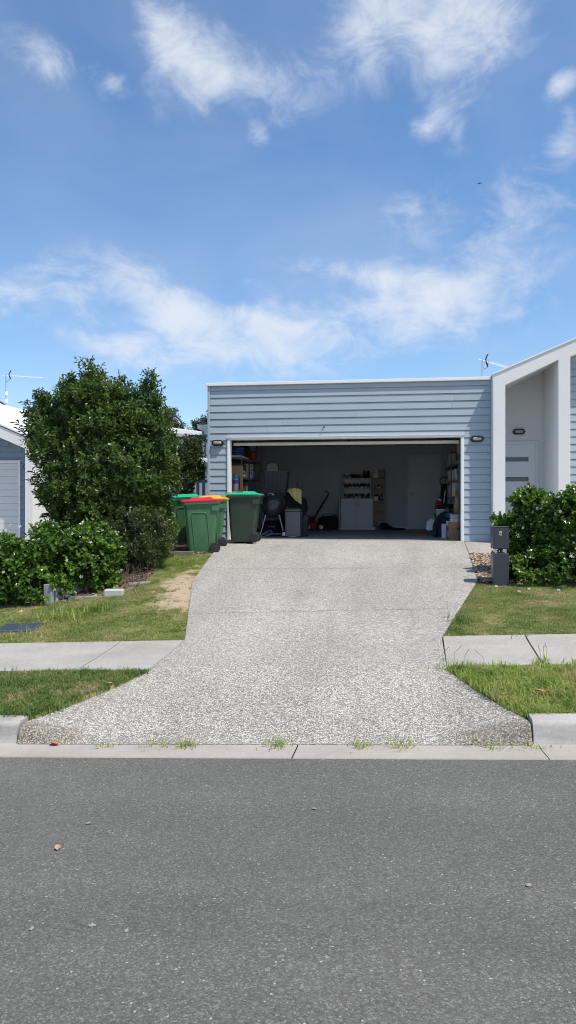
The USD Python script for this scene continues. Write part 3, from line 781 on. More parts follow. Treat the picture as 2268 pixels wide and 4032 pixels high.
def wheelie_bin(label, loc, rotz, body, lid, lean=(0, 0)):
    """front towards -x, wheels and handle towards +x"""
    t = Thing('wheelie_bin', label, 'wheelie bin', loc, rotz, 'wheelie bins beside the garage', lean=lean)
    scaled = t.part
    t.part = lambda name, mesh, *a, **k: scaled(name, (va(mesh)[0] * .94, va(mesh)[1]), *a, **k)
    def ring(z, cx, hx, hy, r): return rrect(hx, hy, r, z, cx, k=5)
    rings = [ring(.015, -.03, .225, .205, .05), ring(.03, -.03, .24, .218, .06), ring(.22, -.028, .262, .232, .06), ring(.60, -.012, .298, .256, .06), ring(.90, -.002, .325, .274, .06), ring(.905, -.002, .338, .287, .06), ring(.985, .0, .345, .292, .06), ring(.99, 0, .34, .287, .06)]
    b = t.part('body', loft(rings), body, 40)
    t.part('rim', loft([ring(.955, 0, .350, .297, .06), ring(.955, 0, .365, .312, .06), ring(.995, 0, .368, .315, .06), ring(.995, 0, .33, .28, .06)], cap=False), body, 30)
    def on_side(x, z, s):   # a point on the flank at height z
        hy = np.interp(z, [.03, .22, .60, .90], [.218, .232, .256, .274]); return (x, s * (hy + .001), z)
    for s in (-1, 1):
        arch = [(-.155, .10), (-.185, .55), (-.20, .72), (-.185, .77), (-.15, .79), (-.02, .795), (.06, .79), (.09, .765), (.105, .70), (.125, .3), (.13, .10)]
        if body is not M_BINDARK: t.part('side_rib', tube([on_side(x, z, s) for x, z in arch], .011, 6), body, True, parent=b)
        t.part('bracket', prism([(.20, .82), (.345, .82), (.36, .93), (.2, .94)], .02, 'xz', s * .285 - .01), body)
        for sg in (0,):
            pass
    for x in (-.22, -.08, .08, .2):
        t.part('rim_web', cat([box(x - .006, x + .006, s * .283 - .014, s * .283 + .014, .90, .957) for s in (-1, 1)]), body)
    # lid: a shallow dished plate with a raised middle and a lifting lip at the front
    lr = [ring(.998, -.012, .372, .318, .06), ring(1.022, -.012, .378, .324, .07), ring(1.04, -.008, .352, .30, .07), ring(1.052, .0, .25, .24, .07), ring(1.075, .02, .21, .215, .06), ring(1.082, .02, .19, .2, .06)]
    L = t.part('lid', loft(lr), lid, 35)
    for s in (-1, 1):
        t.part('grip', loft([rrect(.05, .065, .02, 1.03, -.335, s * .20, 3), rrect(.045, .06, .02, 1.058, -.325, s * .20, 3)]), lid, 40, parent=L)
        t.part('hinge', move(lathe([(.024, -.05), (.024, .05)], 12, 'y'), (.368, s * .20, 1.012)), lid, 40, parent=L)
    t.part('lid_rib', cat([box(-.16, .2, y - .008, y + .008, 1.08, 1.09, .003) for y in (-.1, 0, .1)]), lid, parent=L)
    t.part('handle', tube([(.34, -.2, .99), (.40, -.21, 1.0), (.405, 0, 1.0), (.40, .21, 1.0), (.34, .2, .99)], .016, 8), body, True)
    t.part('axle', tube([(.235, -.29, .10), (.235, .29, .10)], .012, 8), M_STEEL)
    for s in (-1, 1):
        w = t.part('wheel', move(lathe([(.06, -.026), (.094, -.026), (.1, -.018), (.1, .018), (.094, .026), (.06, .026)], 28, 'y'), (.235, s * .262, .10)), M_TYRE, 30)
        t.part('rim_disc', move(lathe([(.022, -.03), (.024, -.03), (.045, -.022), (.064, -.026), (.064, .026), (.045, .022), (.024, .03), (.022, .03)], 24, 'y'), (.235, s * .262, .10)), M_BLACK, 40, parent=w)
    return t


g = lambda x, y: float(G(x, y))
bx, by = -2.86, 14.32
wheelie_bin('dark green wheelie bin with bright green lid standing at the garage opening', (-2.82, 14.35, g(-2.82, 14.35) + .03), 4, M_BINDARK, LIDC['green'])
wheelie_bin('mid green wheelie bin with crimson red lid, on the timber edged bed', (-3.37, 13.12, .775), 16, M_BINBODY, LIDC['red'], (0, -2.5))
wheelie_bin('mid green wheelie bin with yellow lid behind the red lidded one', (-3.42, 13.95, .82), 14, M_BINBODY, LIDC['yellow'], (0, -1.5))
wheelie_bin('shaded green wheelie bin with green lid, half hidden by the hedge', (-4.05, 14.55, .86), 12, M_BINBODY, LIDC['green'], (0, -2))
st = Thing('lid_sticker', 'small pale paper sticker on the lid of the dark green bin', 'sticker', (-2.86, 14.17, g(-2.9, 14.35) + 1.052), 4)
st.part('paper', box(-.1, .05, -.05, .05, 0, .0015), mat('pale_paper', (.62, .70, .66), .6))

# ------------------------------------------------------------------ letter box
M_LETTER = mat('letterbox_paint', (.038, .044, .053), .42, vary=.06, vscale=5)
lb = Thing('letterbox', 'charcoal grey metal letterbox pillar with number four, beside the flowering hedge', 'letterbox', (1.525, 10.08, g(1.525, 10.08)), 0)
_lp = lb.part
lb.part = lambda name, mesh, *a, **k: _lp(name, (va(mesh)[0] * [.76, .9, .79], va(mesh)[1]), *a, **k)
lb.part('post', box(-.133, .133, -.138, .138, -.02, .535, .004), M_LETTER)
lb.part('leg', cat([box(-.098, -.066, -.09, .09, .535, .61), ]), M_STEEL)
lb.part('leg', box(.070, .102, -.09, .09, .535, .61), M_STEEL)
lb.part('box_body', box(-.135, .135, -.14, .14, .61, .975, .004), M_LETTER)
lb.part('box_lid', box(-.138, .138, -.143, .143, .9765, .988, .003), M_LETTER)
lb.part('door_panel', box(-.115, .13, -.1435, -.1408, .625, .965, .001), M_LETTER)
pl = lb.part('number_plate', box(-.032, .012, -.1475, -.1437, .84, .91, .001), mat('plate_cream', (.50, .49, .36), .4))
tx = meshkit.text_mesh('4', .045, .0015, True)
tv = np.asarray(tx.vertices); tv = np.stack([tv[:, 0] * .8 - .026, -.1476 - tv[:, 2], tv[:, 1] + .852], 1)
lb.part('numeral', (tv, np.asarray(tx.faces)), M_BLACK, parent=pl)

# ------------------------------------------------------------------ things in the garage
def F(y): return float(floor_z(y))


M_CARD = mat('cardboard', (.36, .215, .105), .85, vary=.07, vscale=7)
M_NAVY = mat('navy_cloth', (.012, .017, .030), .9, vary=.3, vscale=9, bump=.4, bscale=35, bdist=.01)
M_BLKCLOTH = mat('black_cloth', (.008, .008, .010), .9, vary=.3, vscale=9, bump=.4, bscale=35, bdist=.01)
M_TEAL = mat('teal_cloth', (.012, .14, .135), .85, vary=.2, vscale=7, bump=.3, bscale=25, bdist=.01)
M_BLUE = mat('blue_tarp', (.02, .10, .30), .5, vary=.25, vscale=9, bump=.5, bscale=22, bdist=.015)
M_YELLOW = mat('yellow_cloth', (.66, .55, .20), .85, vary=.08, vscale=10, bump=.3, bscale=30, bdist=.01)
M_RACK = mat('rack_steel', (.12, .125, .14), .45, metal=.4, vary=.1)
M_CHIP = mat('chipboard', (.26, .20, .14), .8, vary=.15, vscale=12)
M_CLEAR = mat('clear_tub', (.36, .39, .43), .25, spec=.5, vary=.12, vscale=14)
M_OFFW = mat('off_white', (.62, .62, .61), .6, vary=.08, vscale=8)
M_CAB = mat('cabinet_white', (.56, .56, .57), .5, vary=.02)
M_REDP = mat('red_plastic', (.36, .02, .016), .45, vary=.15, vscale=8)
M_ORANGE = mat('orange_plastic', (.55, .11, .012), .5, vary=.15, vscale=8)
M_PURPLE = mat('purple_print', (.10, .035, .26), .5, vary=.25, vscale=15)
M_WOOD = mat('bamboo', (.33, .19, .09), .55, vary=.14, vscale=9)
M_WICK = mat('wicker', (.40, .23, .10), .7, vary=.22, vscale=40, bump=.7, bscale=90, bdist=.006)
M_ENAMEL = mat('black_enamel', (.020, .020, .022), .16, spec=.6)


def lump(rx, ry, rz, amp=.18, seed=0, sub=3, freq=2.2, flat=True):
    """a soft uneven heap sitting on z = 0"""
    m = trimesh.creation.icosphere(sub)
    v = np.asarray(m.vertices).copy()
    d = meshkit.fbm(v * freq + 11.3 * seed + 5, 4, seed) - .5
    v = v * (1 + amp * 2 * d)[:, None]
    v = v * [rx, ry, rz]
    if flat:
        v[:, 2] = np.maximum(v[:, 2], -rz * .55)
    v[:, 2] -= v[:, 2].min()
    return v, np.asarray(m.faces)


def tub(name, label, loc, w, d, h, m, lid_m=None, rot=0, ribs=0, group=None, cat_='storage tub'):
    t = Thing(name, label, cat_, loc, rot, group)
    t.part('body', loft([rrect(w * .44, d * .44, .02, 0), rrect(w * .49, d * .49, .025, h * .93), rrect(w * .51, d * .51, .025, h * .93), rrect(w * .51, d * .51, .025, h)]), m, 40)
    if ribs:
        for i in range(ribs):
            x = -w * .4 + w * .8 * i / (ribs - 1)
            t.part('rib', cat([move(box(x - .016, x + .016, -d * .5 - .006, -d * .43, h * .04, h * .92, .004), (0, 0, 0))]), m)
    if lid_m is not None:
        t.part('lid', loft([rrect(w * .52, d * .52, .03, h), rrect(w * .52, d * .52, .03, h + .02), rrect(w * .46, d * .46, .03, h + .035)]), lid_m, 40)
    return t


def rack(label, x0, x1, y0, y1, shelves, h):
    """boltless steel rack: four slotted posts, a rail and board at every shelf"""
    zf = F((y0 + y1) / 2)
    t = Thing('storage_rack', label, 'rack', ((x0 + x1) / 2, (y0 + y1) / 2, zf))
    cx, cy = (x1 - x0) / 2, (y1 - y0) / 2
    for sx in (-1, 1):
        for sy in (-1, 1):
            p = t.part('post', cat([box(sx * cx - .02 * sx, sx * cx, sy * cy - .003 * sy, sy * cy, 0, h), box(sx * cx - .003 * sx, sx * cx, sy * cy - .04 * sy, sy * cy - .0031 * sy, 0, h)]), M_RACK)
            if sy < 0:
                t.part('slot', cat([box(sx * cx - .014 * sx, sx * cx - .006 * sx, sy * cy - .0008, sy * cy, z, z + .022) for z in np.arange(.1, h - .04, .06)]), M_BLACK, parent=p)
    for z in shelves:
        s = t.part('shelf', box(-cx + .004, cx - .004, -cy + .004, cy - .004, z - .02, z - .004), M_CHIP)
        t.part('rail', cat([box(sx * cx - .004 * sx, sx * (cx + .002), -cy + .041, cy - .041, z - .05, z - .006) for sx in (-1, 1)] + [box(-cx + .021, cx - .021, sy * cy - .004 * sy, sy * (cy + .002), z - .05, z - .006) for sy in (-1, 1)]), M_RACK, parent=s)
    return t


# left hand racks
rack('grey slotted steel rack nearest the opening on the left garage wall', -3.60, -3.18, 15.85, 16.78, [.12, 1.02, 1.36, 1.80], 1.82)
rack('grey slotted steel rack further back along the left garage wall', -3.60, -3.18, 16.80, 18.15, [.12, .55, 1.36, 1.80], 1.82)
zs = lambda y, h: F(y) + h
t = Thing('folded_tarp', 'folded bright blue tarpaulin on top of the left rack', 'tarpaulin', (-3.40, 16.25, zs(16.25, 1.845)))
for k, (rx, ry, z) in enumerate(((.19, .30, .0), (.18, .27, .07), (.17, .22, .13))):
    t.part('fold', move(lump(rx, ry, .055, .25, 3 + k), (.01 * k, 0, z)), M_BLUE, True)
t = Thing('folded_sheet', 'folded pale canvas sheet under the blue tarpaulin', 'sheet', (-3.40, 16.2, zs(16.2, 1.797)))
t.part('fold', box(-.2, .24, -.3, .34, .0, .022, .008), M_OFFW); t.part('fold', box(-.2, .17, -.28, .30, .0225, .046, .008), M_OFFW)
t = Thing('tool_bag', 'large black tool bag with loop handles on top of left rack', 'bag', (-3.36, 16.98, zs(17, 1.797)))
t.part('body', lump(.17, .27, .24, .12, 8), M_BLKCLOTH, True)
t.part('handle', tube([(0, -.16, .26), (0, -.13, .36), (0, -.06, .39), (0, 0, .36), (.0, .03, .28)], .012, 8), M_BLKCLOTH, True)
t = Thing('chainsaw', 'red and black petrol chainsaw with hoop handle on the left rack', 'chainsaw', (-3.30, 17.62, zs(17.6, 1.797)))
t.part('motor', box(-.12, .12, -.16, .14, .03, .25, .04), M_REDP, 30)
t.part('motor_cover', box(-.10, .10, .12, .30, .06, .27, .04), M_BLACK, 30)
t.part('hoop_handle', tube([(-.13, -.1, .12), (-.13, -.1, .36), (-.10, -.1, .40), (.12, -.1, .40), (.15, -.1, .36), (.14, -.1, .14)], .017, 8), M_BLACK, True)
t.part('rear_handle', tube([(0, .28, .22), (0, .38, .22), (0, .40, .12), (0, .3, .06)], .016, 8), M_BLACK, True)
t = Thing('leaning_board', 'tall brown cardboard sheet standing in front of the left rack', 'cardboard', (-3.345, 15.72, F(15.7)))
t.part('sheet', move(box(-.2, .215, -.02, .0, 0, 1.60, .004), (0, 0, 0)), M_CARD)
t.part('flap', move(box(-.2, .215, .001, .015, .02, 1.56, .003), (0, 0, 0)), M_CARD)
t = tub('carton', 'brown carton standing behind the green lidded bin', (-3.20, 15.38, F(15.4)), .30, .3, 1.03, M_CARD, cat_='box')
t = Thing('drink_bottle', 'tall drink bottle with turquoise cap and purple band by the left jamb', 'bottle', (-3.215, 15.36, F(15.36) + 1.032))
t.part('body', lathe([(.05, 0), (.056, .01), (.056, .15), (.052, .20), (.05, .25), (.035, .27)], 18), M_CLEAR, 40)
t.part('band', lathe([(.0565, .155), (.0585, .16), (.0585, .235), (.052, .24)], 18), M_PURPLE, 40)
t.part('cap', lathe([(.054, .27), (.056, .28), (.056, .345), (.048, .36), (.02, .362)], 18), mat('turquoise_cap', (.0, .22, .33), .4), 40)
t.part('strap', tube([(.056, -.01, .32), (.085, -.015, .29), (.082, -.015, .1), (.075, -.015, .03)], .009, 6), M_BLKCLOTH)
# on the shelves
t = Thing('printed_carton', 'white printed carton with dark pictures on the left rack shelf', 'box', (-3.33, 17.0, zs(17, 1.36)))
t.part('carton', box(-.13, .15, -.16, .2, 0, .34, .003), M_OFFW)
for k in range(3):
    t.part('picture', box(-.07, .06, -.1615, -.1601, .10 + .075 * k, .16 + .075 * k), M_DARK)
    t.part('picture', box(.1502, .1515, -.08, .06, .08 + .085 * k, .14 + .085 * k), M_DARK)
tm = meshkit.text_mesh('67', .045, .001, True); tv = np.asarray(tm.vertices)
t.part('lettering', (np.stack([tv[:, 0] - .06, -.1601 - tv[:, 2], tv[:, 1] + .03], 1), np.asarray(tm.faces)), M_DARK)
t = Thing('power_tool', 'white and black corded tool on the left rack shelf', 'tool', (-3.30, 16.35, zs(16.3, 1.36)))
t.part('housing', move(lump(.06, .1, .10, .1, 4), (.05, 0, .0)), M_OFFW, True)
t.part('strap', tube([(.0, -.1, .05), (.03, -.115, .09), (.08, -.11, .10), (.11, -.05, .07)], .014, 8), M_BLACK)
tub('storage_tub', 'dark grey lidded tub on the middle shelf of the left rack', (-3.42, 16.5, zs(16.5, 1.36)), .3, .44, .30, M_DARK, M_DARK)
t = Thing('spray_bottle', 'thin white spray bottle on the lower shelf of the left rack', 'bottle', (-3.235, 15.98, zs(16, 1.02)))
t.part('body', lathe([(.028, 0), (.03, .01), (.03, .20), (.015, .23), (.015, .26)], 12), M_OFFW, 40); t.part('cap', lathe([(.016, .26), (.018, .262), (.018, .30)], 10), M_OFFW)
t = Thing('tool_case', 'small orange box on the lower shelf of the left rack', 'box', (-3.255, 16.3, zs(16.2, 1.02)))
t.part('case', box(-.05, .065, -.11, .11, 0, .12, .006), M_ORANGE); t.part('latch', box(-.012, .022, -.114, -.1101, .06, .09), M_BLACK)
t = Thing('jar', 'small blue and grey canister on the lower left rack shelf', 'canister', (-3.235, 16.62, zs(16.6, 1.02)))
t.part('body', lathe([(.045, 0), (.048, .01), (.048, .13), (.04, .14)], 14), M_CLEAR, 40); t.part('cap', lathe([(.046, .14), (.048, .142), (.048, .17)], 14), M_BLUE)
t = Thing('rounded_panel', 'pale rounded panel with dark edge leaning beyond the left rack', 'panel', (-2.92, 18.55, 0))
a, b = P(1030, 1850, 18.5), P(1053, 1806, 18.5)
hw = .15; zc = F(18.5)
rr = rrect(.17, .34, .12, 0, k=6); o = np.stack([rr[:, 0], np.zeros(len(rr)), rr[:, 1] + 2.42], 1)
t.part('frame', loft([o, o * [1, 1, 1] + [0, .03, 0]]), M_DARK); rr2 = rrect(.15, .32, .10, 0, k=6)
o2 = np.stack([rr2[:, 0], np.full(len(rr2), -.004), rr2[:, 1] + 2.42], 1)
t.part('face', loft([o2, o2 + [0, .003, 0]]), mat('panel_face', (.45, .50, .52), .3)); t.part('stand', box(-.03, .03, .0, .03, zc, 2.1), M_DARK)
# dark tubs and drawers by the left rack
t = Thing('drawer_chest', 'low black drawer chest with a silver pull, under the ribbed tub', 'chest', (-2.62, 17.3, F(17.3)))
t.part('carcass', box(-.28, .28, -.22, .22, 0, 1.0, .008), M_BLACK)
for k in range(3):
    d = t.part('drawer', box(-.265, .265, -.235, -.2205, .05 + .31 * k, .33 + .31 * k, .006), M_BLACK); t.part('pull', box(-.08, .08, -.25, -.2355, .26 + .31 * k, .275 + .31 * k, .003), M_STEEL, parent=d)
tub('storage_tub', 'large dark slate ribbed tub on the black drawer chest', (-2.62, 17.3, F(17.3) + 1.002), .58, .42, .53, mat('slate_plastic', (.055, .06, .075), .45, vary=.1), ribs=6)

# kettle barbecue
bq = np.array([P(1074, 2040, 16.3)[0], 16.3, F(16.3)])
t = Thing('kettle_barbecue', 'round black kettle barbecue on metal legs inside the garage opening', 'barbecue', bq)
R = .285
t.part('bowl', lathe([(.03, .44), (.10, .455), (.17, .50), (.225, .57), (.265, .66), (.283, .74), (.288, .745), (.278, .748)], 40), M_ENAMEL, 60)
L = t.part('lid', lathe([(.296, .742), (.298, .75), (.290, .757), (.284, .80), (.262, .86), (.22, .905), (.16, .935), (.08, .95), (.0, .955)], 40), M_ENAMEL, 60)
t.part('lid_handle', tube([(-.10, -.02, .94), (-.10, -.02, .975), (-.09, -.02, .985), (.0, -.02, .985), (.01, -.02, .975), (.01, -.02, .948)], .010, 8), mat('pale_grip', (.42, .38, .33), .6), True, parent=L)
t.part('vent', lathe([(.05, .952), (.05, .960), (.01, .963)], 16), M_STEEL, parent=L)
t.part('side_handle', tube([(-.285, .0, .72), (-.33, .0, .74), (-.335, -.08, .74), (-.28, -.08, .72)], .010, 8), M_BLACK, True)
M_LEG = mat('leg_aluminium', (.55, .53, .50), .4, metal=.7)
for a, lg in ((-155, 'leg'), (-25, 'leg'), (35, 'leg')):
    ca, sa = math.cos(math.radians(a)), math.sin(math.radians(a))
    t.part('leg', tube([(.17 * ca, .17 * sa, .50), (.30 * ca, .30 * sa, .03 if a == -155 else .075)], .013, 8), M_LEG, True)
t.part('axle', tube([(.27, -.13, .07), (.24, .17, .07)], .007, 6), M_LEG)
for px, py in ((.285, -.15), (.25, .19)):
    w = t.part('wheel', move(lathe([(.03, -.02), (.068, -.02), (.072, -.012), (.072, .012), (.068, .02), (.03, .02)], 20, 'y'), (px, py, .072)), M_TYRE, 30)
    t.part('hub', move(lathe([(.01, -.024), (.045, -.024), (.045, .024), (.01, .024)], 18, 'y'), (px, py, .072)), M_STEEL, 30, parent=w)
t.part('rack_wire', tube([(-.26, -.1, .06), (-.1, -.12, .07), (.1, -.12, .07), (.24, -.1, .07)], .006, 6), M_LEG)
t.part('ash_catcher', lathe([(.02, .20), (.13, .23), (.135, .24)], 24), M_STEEL, 40)
h = Thing('garden_hose', 'loop of thin pale hose on the floor under the barbecue', 'hose', (bq[0] - .12, bq[1] - .14, F(16.2)))
hp_ = [(-.12 + .30 * s, .1 * math.sin(3 * s), .012 + .16 * math.sin(math.pi * min(1, s * 1.1)) ** 2) for s in np.linspace(0, 1, 14)]
h.part('loop', tube([(-.16, -.02, .01), (-.08, -.03, .07), (.02, -.03, .13), (.09, -.03, .15), (.13, -.03, .12), (.12, -.03, .07), (.05, -.03, .04), (-.04, -.03, .02), (-.13, -.03, .01)], .006, 6), mat('pale_hose', (.35, .35, .36), .5), True)
t = Thing('rubbish_sack', 'dark blue sack with grey top on floor behind barbecue', 'sack', (-2.68, 16.78, F(16.8)))
t.part('sack', lump(.24, .16, .26, .14, 21), M_NAVY, True); t.part('top', move(lump(.2, .13, .10, .3, 22), (.02, -.03, .36)), mat('grey_plastic_sheet', (.12, .14, .17), .5, vary=.2, vscale=12), True)
t = Thing('bucket', 'black round bucket on the floor behind the barbecue', 'bucket', (-2.30, 16.95, F(16.95)))
t.part('body', lathe([(.10, 0), (.12, .01), (.145, .30), (.15, .30), (.15, .315), (.14, .315)], 24), M_BLACK, 40)
t.part('handle', tube([(-.15, 0, .30), (-.12, -.11, .24), (0, -.16, .21), (.12, -.11, .24), (.15, 0, .30)], .004, 6), M_STEEL)
# pedal bin and what stands behind it
a = P(1153, 2114, 16.05)
t = Thing('pedal_bin', 'grey rectangular pedal bin with dark lid just inside the garage', 'bin', (a[0], 16.15, F(16.1)))
M_PBIN = mat('grey_steel_paint', (.10, .108, .122), .32, metal=.25, vary=.05)
t.part('body', loft([rrect(.172, .15, .03, .035), rrect(.176, .152, .03, .57)]), M_PBIN, 40)
t.part('base', loft([rrect(.175, .152, .03, 0), rrect(.175, .152, .03, .034)]), M_BLACK, 40)
t.part('collar', loft([rrect(.172, .148, .03, .57), rrect(.172, .148, .03, .592)]), M_BLACK, 40)
t.part('lid', loft([rrect(.185, .16, .03, .592), rrect(.185, .16, .03, .615), rrect(.165, .14, .05, .64), rrect(.10, .08, .05, .65)]), M_PBIN, 45)
t.part('pedal', box(-.085, .085, -.185, -.153, .012, .026, .004), M_STEEL)
tub('storage_tub', 'black upright tub half hidden behind the grey pedal bin', (a[0] + .02, 16.62, F(16.6)), .56, .36, .46, M_BLACK, M_BLACK)
t = Thing('spray_can', 'red and silver can beside the pedal bin lid', 'can', (a[0] - .19, 16.52, F(16.5) + .498))
t.part('can', lathe([(.03, 0), (.032, .01), (.032, .07), (.03, .08)], 14), M_STEEL, 40); t.part('cap', lathe([(.031, .081), (.033, .085), (.033, .16), (.026, .18)], 14), M_REDP, 40)
q = P(1148, 2000, 17.1)
t = Thing('covered_pram', 'pushchair under a black cover with its frame showing, behind pedal bin', 'pushchair', (q[0] - .02, 17.25, F(17.25)))
t.part('cover', move(lump(.34, .30, .46, .10, 31, flat=False), (-.04, 0, .12)), M_BLKCLOTH, True)
t.part('hood', move(lump(.20, .2, .25, .1, 32, flat=False), (.20, .0, .42)), M_BLKCLOTH, True)
t.part('frame', tube([(.24, -.18, .05), (.27, -.16, .5), (.22, -.1, .9)], .014, 8), M_DARK)
for px, py in ((-.22, -.2), (.24, -.2), (-.22, .2), (.24, .2)):
    t.part('wheel', move(lathe([(.04, -.02), (.09, -.02), (.09, .02), (.04, .02)], 18, 'x'), (px, py, .09)), M_TYRE, 30)
# the yellow cloth: a draped sheet
def drape(w, top, drop_f, n=22, seed=5):
    uu, vv = np.meshgrid(np.linspace(-1, 1, n), np.linspace(0, 1, n))
    x = uu * w * (1 - .55 * np.clip(vv - .25, 0, 1)) + .10 * vv
    y = -.05 - .12 * np.minimum(vv * 2.5, 1) + .035 * np.sin(uu * 7 + vv * 2) * vv
    z = top - .05 * uu ** 2 * (1 - vv) - drop_f * np.clip(vv - .18, 0, 1) * (1 + .2 * uu) + .05 * np.sin(np.minimum(vv / .18, 1) * 1.57) - .05
    idx = np.arange(n * n).reshape(n, n)
    qd = np.stack([idx[:-1, :-1], idx[:-1, 1:], idx[1:, 1:], idx[1:, :-1]], -1).reshape(-1, 4)
    v = np.stack([x.ravel(), y.ravel(), z.ravel()], 1)
    f = va((v, qd))[1]
    v2 = v + [0, .006, 0]
    return np.vstack([v, v2]), np.vstack([f, f[:, ::-1] + len(v)])


yc = P(1158, 1925, 17.0)
t = Thing('yellow_cloth', 'pale yellow cloth draped over the black covered pushchair', 'cloth', (yc[0], 17.02, 0))
t.part('cloth', drape(.16, yc[2] + .02, .40), M_YELLOW, True)
t = Thing('broom_handle', 'short dark broom handle rising behind the yellow cloth', 'broom', (P(1174, 1990, 17.9)[0], 17.9, F(17.9)))
t.part('handle', tube([(0.03, 0, .1), (-.02, 0, 1.29)], .013, 8), M_DARK); t.part('head', box(-.14, .2, -.03, .03, 0, .1, .01), M_BLACK)
# lawn mower
a = P(1222, 2079, 20.2)
t = Thing('lawn_mower', 'red lawn mower with folded up handle and black catcher by back wall', 'lawn mower', (a[0], 20.25, F(20.25)))
t.part('deck', loft([rrect(.20, .22, .06, .05, .0), rrect(.22, .24, .07, .18, .0), rrect(.16, .18, .07, .24, .02)]), M_REDP, 40)
t.part('engine', loft([rrect(.11, .11, .04, .24), rrect(.12, .12, .05, .34), rrect(.07, .07, .03, .38)]), M_BLACK, 40)
t.part('catcher', loft([rrect(.20, .21, .08, .06, .46), rrect(.27, .22, .1, .20, .48), rrect(.27, .2, .1, .33, .5), rrect(.18, .16, .08, .39, .50)]), M_BLKCLOTH, 40)
t.part('catcher_handle', tube([(.33, -.05, .39), (.36, -.05, .43), (.58, -.05, .43), (.64, -.05, .38)], .010, 8), M_BLACK, True)
for s in (-1, 1):
    t.part('handle_bar', tube([(.05, s * .17, .22), (.16, s * .17, .42), (.33, s * .17, .72), (.46, s * .16, .93), (.50, s * .14, 1.00), (.49, s * .12, 1.06), (.41, s * .10, 1.10)], .013, 8), M_BLACK, True)
t.part('grip', tube([(.41, -.1, 1.10), (.41, .1, 1.10)], .017, 8), M_BLACK)
t.part('cable', tube([(.30, -.17, .70), (.24, -.2, .62), (.18, -.19, .48), (.10, -.17, .34)], .006, 6), M_BLACK, True)
for px, py in ((-.02, -.255), (.32, -.255), (-.02, .255), (.32, .255)):
    w = t.part('wheel', move(lathe([(.03, -.022), (.085, -.022), (.09, -.012), (.09, .012), (.085, .022), (.03, .022)], 20, 'y'), (px, py, .09)), M_TYRE, 30)
    t.part('hub', move(lathe([(.008, -.027), (.055, -.027), (.055, .027), (.008, .027)], 18, 'y'), (px, py, .09)), M_STEEL, 30, parent=w)
a = P(1316, 2079, 20.6)
t = Thing('canister_vacuum', 'slim black upright machine between mower and white cabinet', 'machine', (a[0], 20.7, F(20.7)))
t.part('body', lathe([(.07, 0), (.08, .02), (.075, .28), (.05, .34), (.03, .36), (.025, .42), (.01, .43)], 18), M_BLACK, 40); t.part('handle', tube([(-.06, 0, .3), (-.07, -.02, .4), (0, -.02, .44), (.06, -.02, .4), (.06, 0, .32)], .010, 8), M_BLACK)
a = P(1325, 2080, 20.6)
t = Thing('leaning_pole', 'black and silver pole leaning against the wall beside white cabinet', 'pole', (a[0], 20.75, F(20.75)))
t.part('shaft', tube([(0, 0, .0), (.055, .12, .55)], .011, 8), M_STEEL); t.part('grip', tube([(.055, .12, .55), (.075, .16, .80)], .02, 8), M_BLACK); t.part('foot', box(-.04, .03, -.03, .03, 0, .05, .008), M_OFFW)
a = P(1338, 2078, 20.6)
t = Thing('shelf_board', 'narrow white panel standing on edge against the cabinet side', 'panel', (a[0], 20.75, F(20.75)))
t.part('panel', box(-.012, .016, -.15, .15, 0, .83, .003), M_CAB); t.part('backing', box(-.05, -.0121, -.12, .14, 0, .70, .003), M_DARK)
# shoe cabinet with open shelves above
ca, cb = P(1342.8, 2083, 20.62), P(1468, 1960, 20.62)
cw = (cb[0] - ca[0]); cz = F(20.7)
c0 = np.array([(ca[0] + cb[0]) / 2, 20.84, cz])
t = Thing('shoe_cabinet', 'white two door cupboard with two open shoe shelves on top', 'cabinet', c0)
ch = cb[2] - cz
t.part('carcass', cat([box(-cw / 2, -cw / 2 + .016, -.2, .2, .0, ch - .018), box(cw / 2 - .016, cw / 2, -.2, .2, 0, ch - .018), box(-cw / 2 + .016, cw / 2 - .016, .18, .195, .0, ch - .018), box(-cw / 2 + .016, cw / 2 - .016, -.19, -.175, .0, .058)]), M_CAB)
t.part('top_board', box(-cw / 2 - .004, cw / 2 + .004, -.215, .2, ch - .0175, ch, .003), M_WOOD)
for s in (-1, 1):
    d = t.part('door', box(min(s * .002, s * (cw / 2 - .002)), max(s * .002, s * (cw / 2 - .002)), -.219, -.2005, .062, ch - .022, .002), M_CAB)
    t.part('handle', box(s * .045 - .006, s * .045 + .006, -.243, -.2192, ch - .245, ch - .135, .004), M_DARK, parent=d)
ha, hb = P(1350, 1960, 20.74), P(1460, 1882, 20.74)
hw, hh = hb[0] - ha[0], hb[2] - ca[2]
hh = P(1400, 1882.5, 20.74)[2] - cz
ox = (ha[0] + hb[0]) / 2 - c0[0]
zm = P(1400, 1921.5, 20.74)[2] - cz
h = t.part('open_shelf', cat([box(ox - hw / 2, ox - hw / 2 + .016, -.1, .2, ch + .001, hh), box(ox + hw / 2 - .016, ox + hw / 2, -.1, .2, ch + .001, hh), box(ox - hw / 2 + .016, ox + hw / 2 - .016, .185, .2, ch + .001, hh - .016), box(ox - hw / 2 + .016, ox + hw / 2 - .016, -.1, .2, hh - .016, hh), box(ox - hw / 2 + .016, ox + hw / 2 - .016, -.1, .184, zm - .008, zm + .008)]), M_CAB)


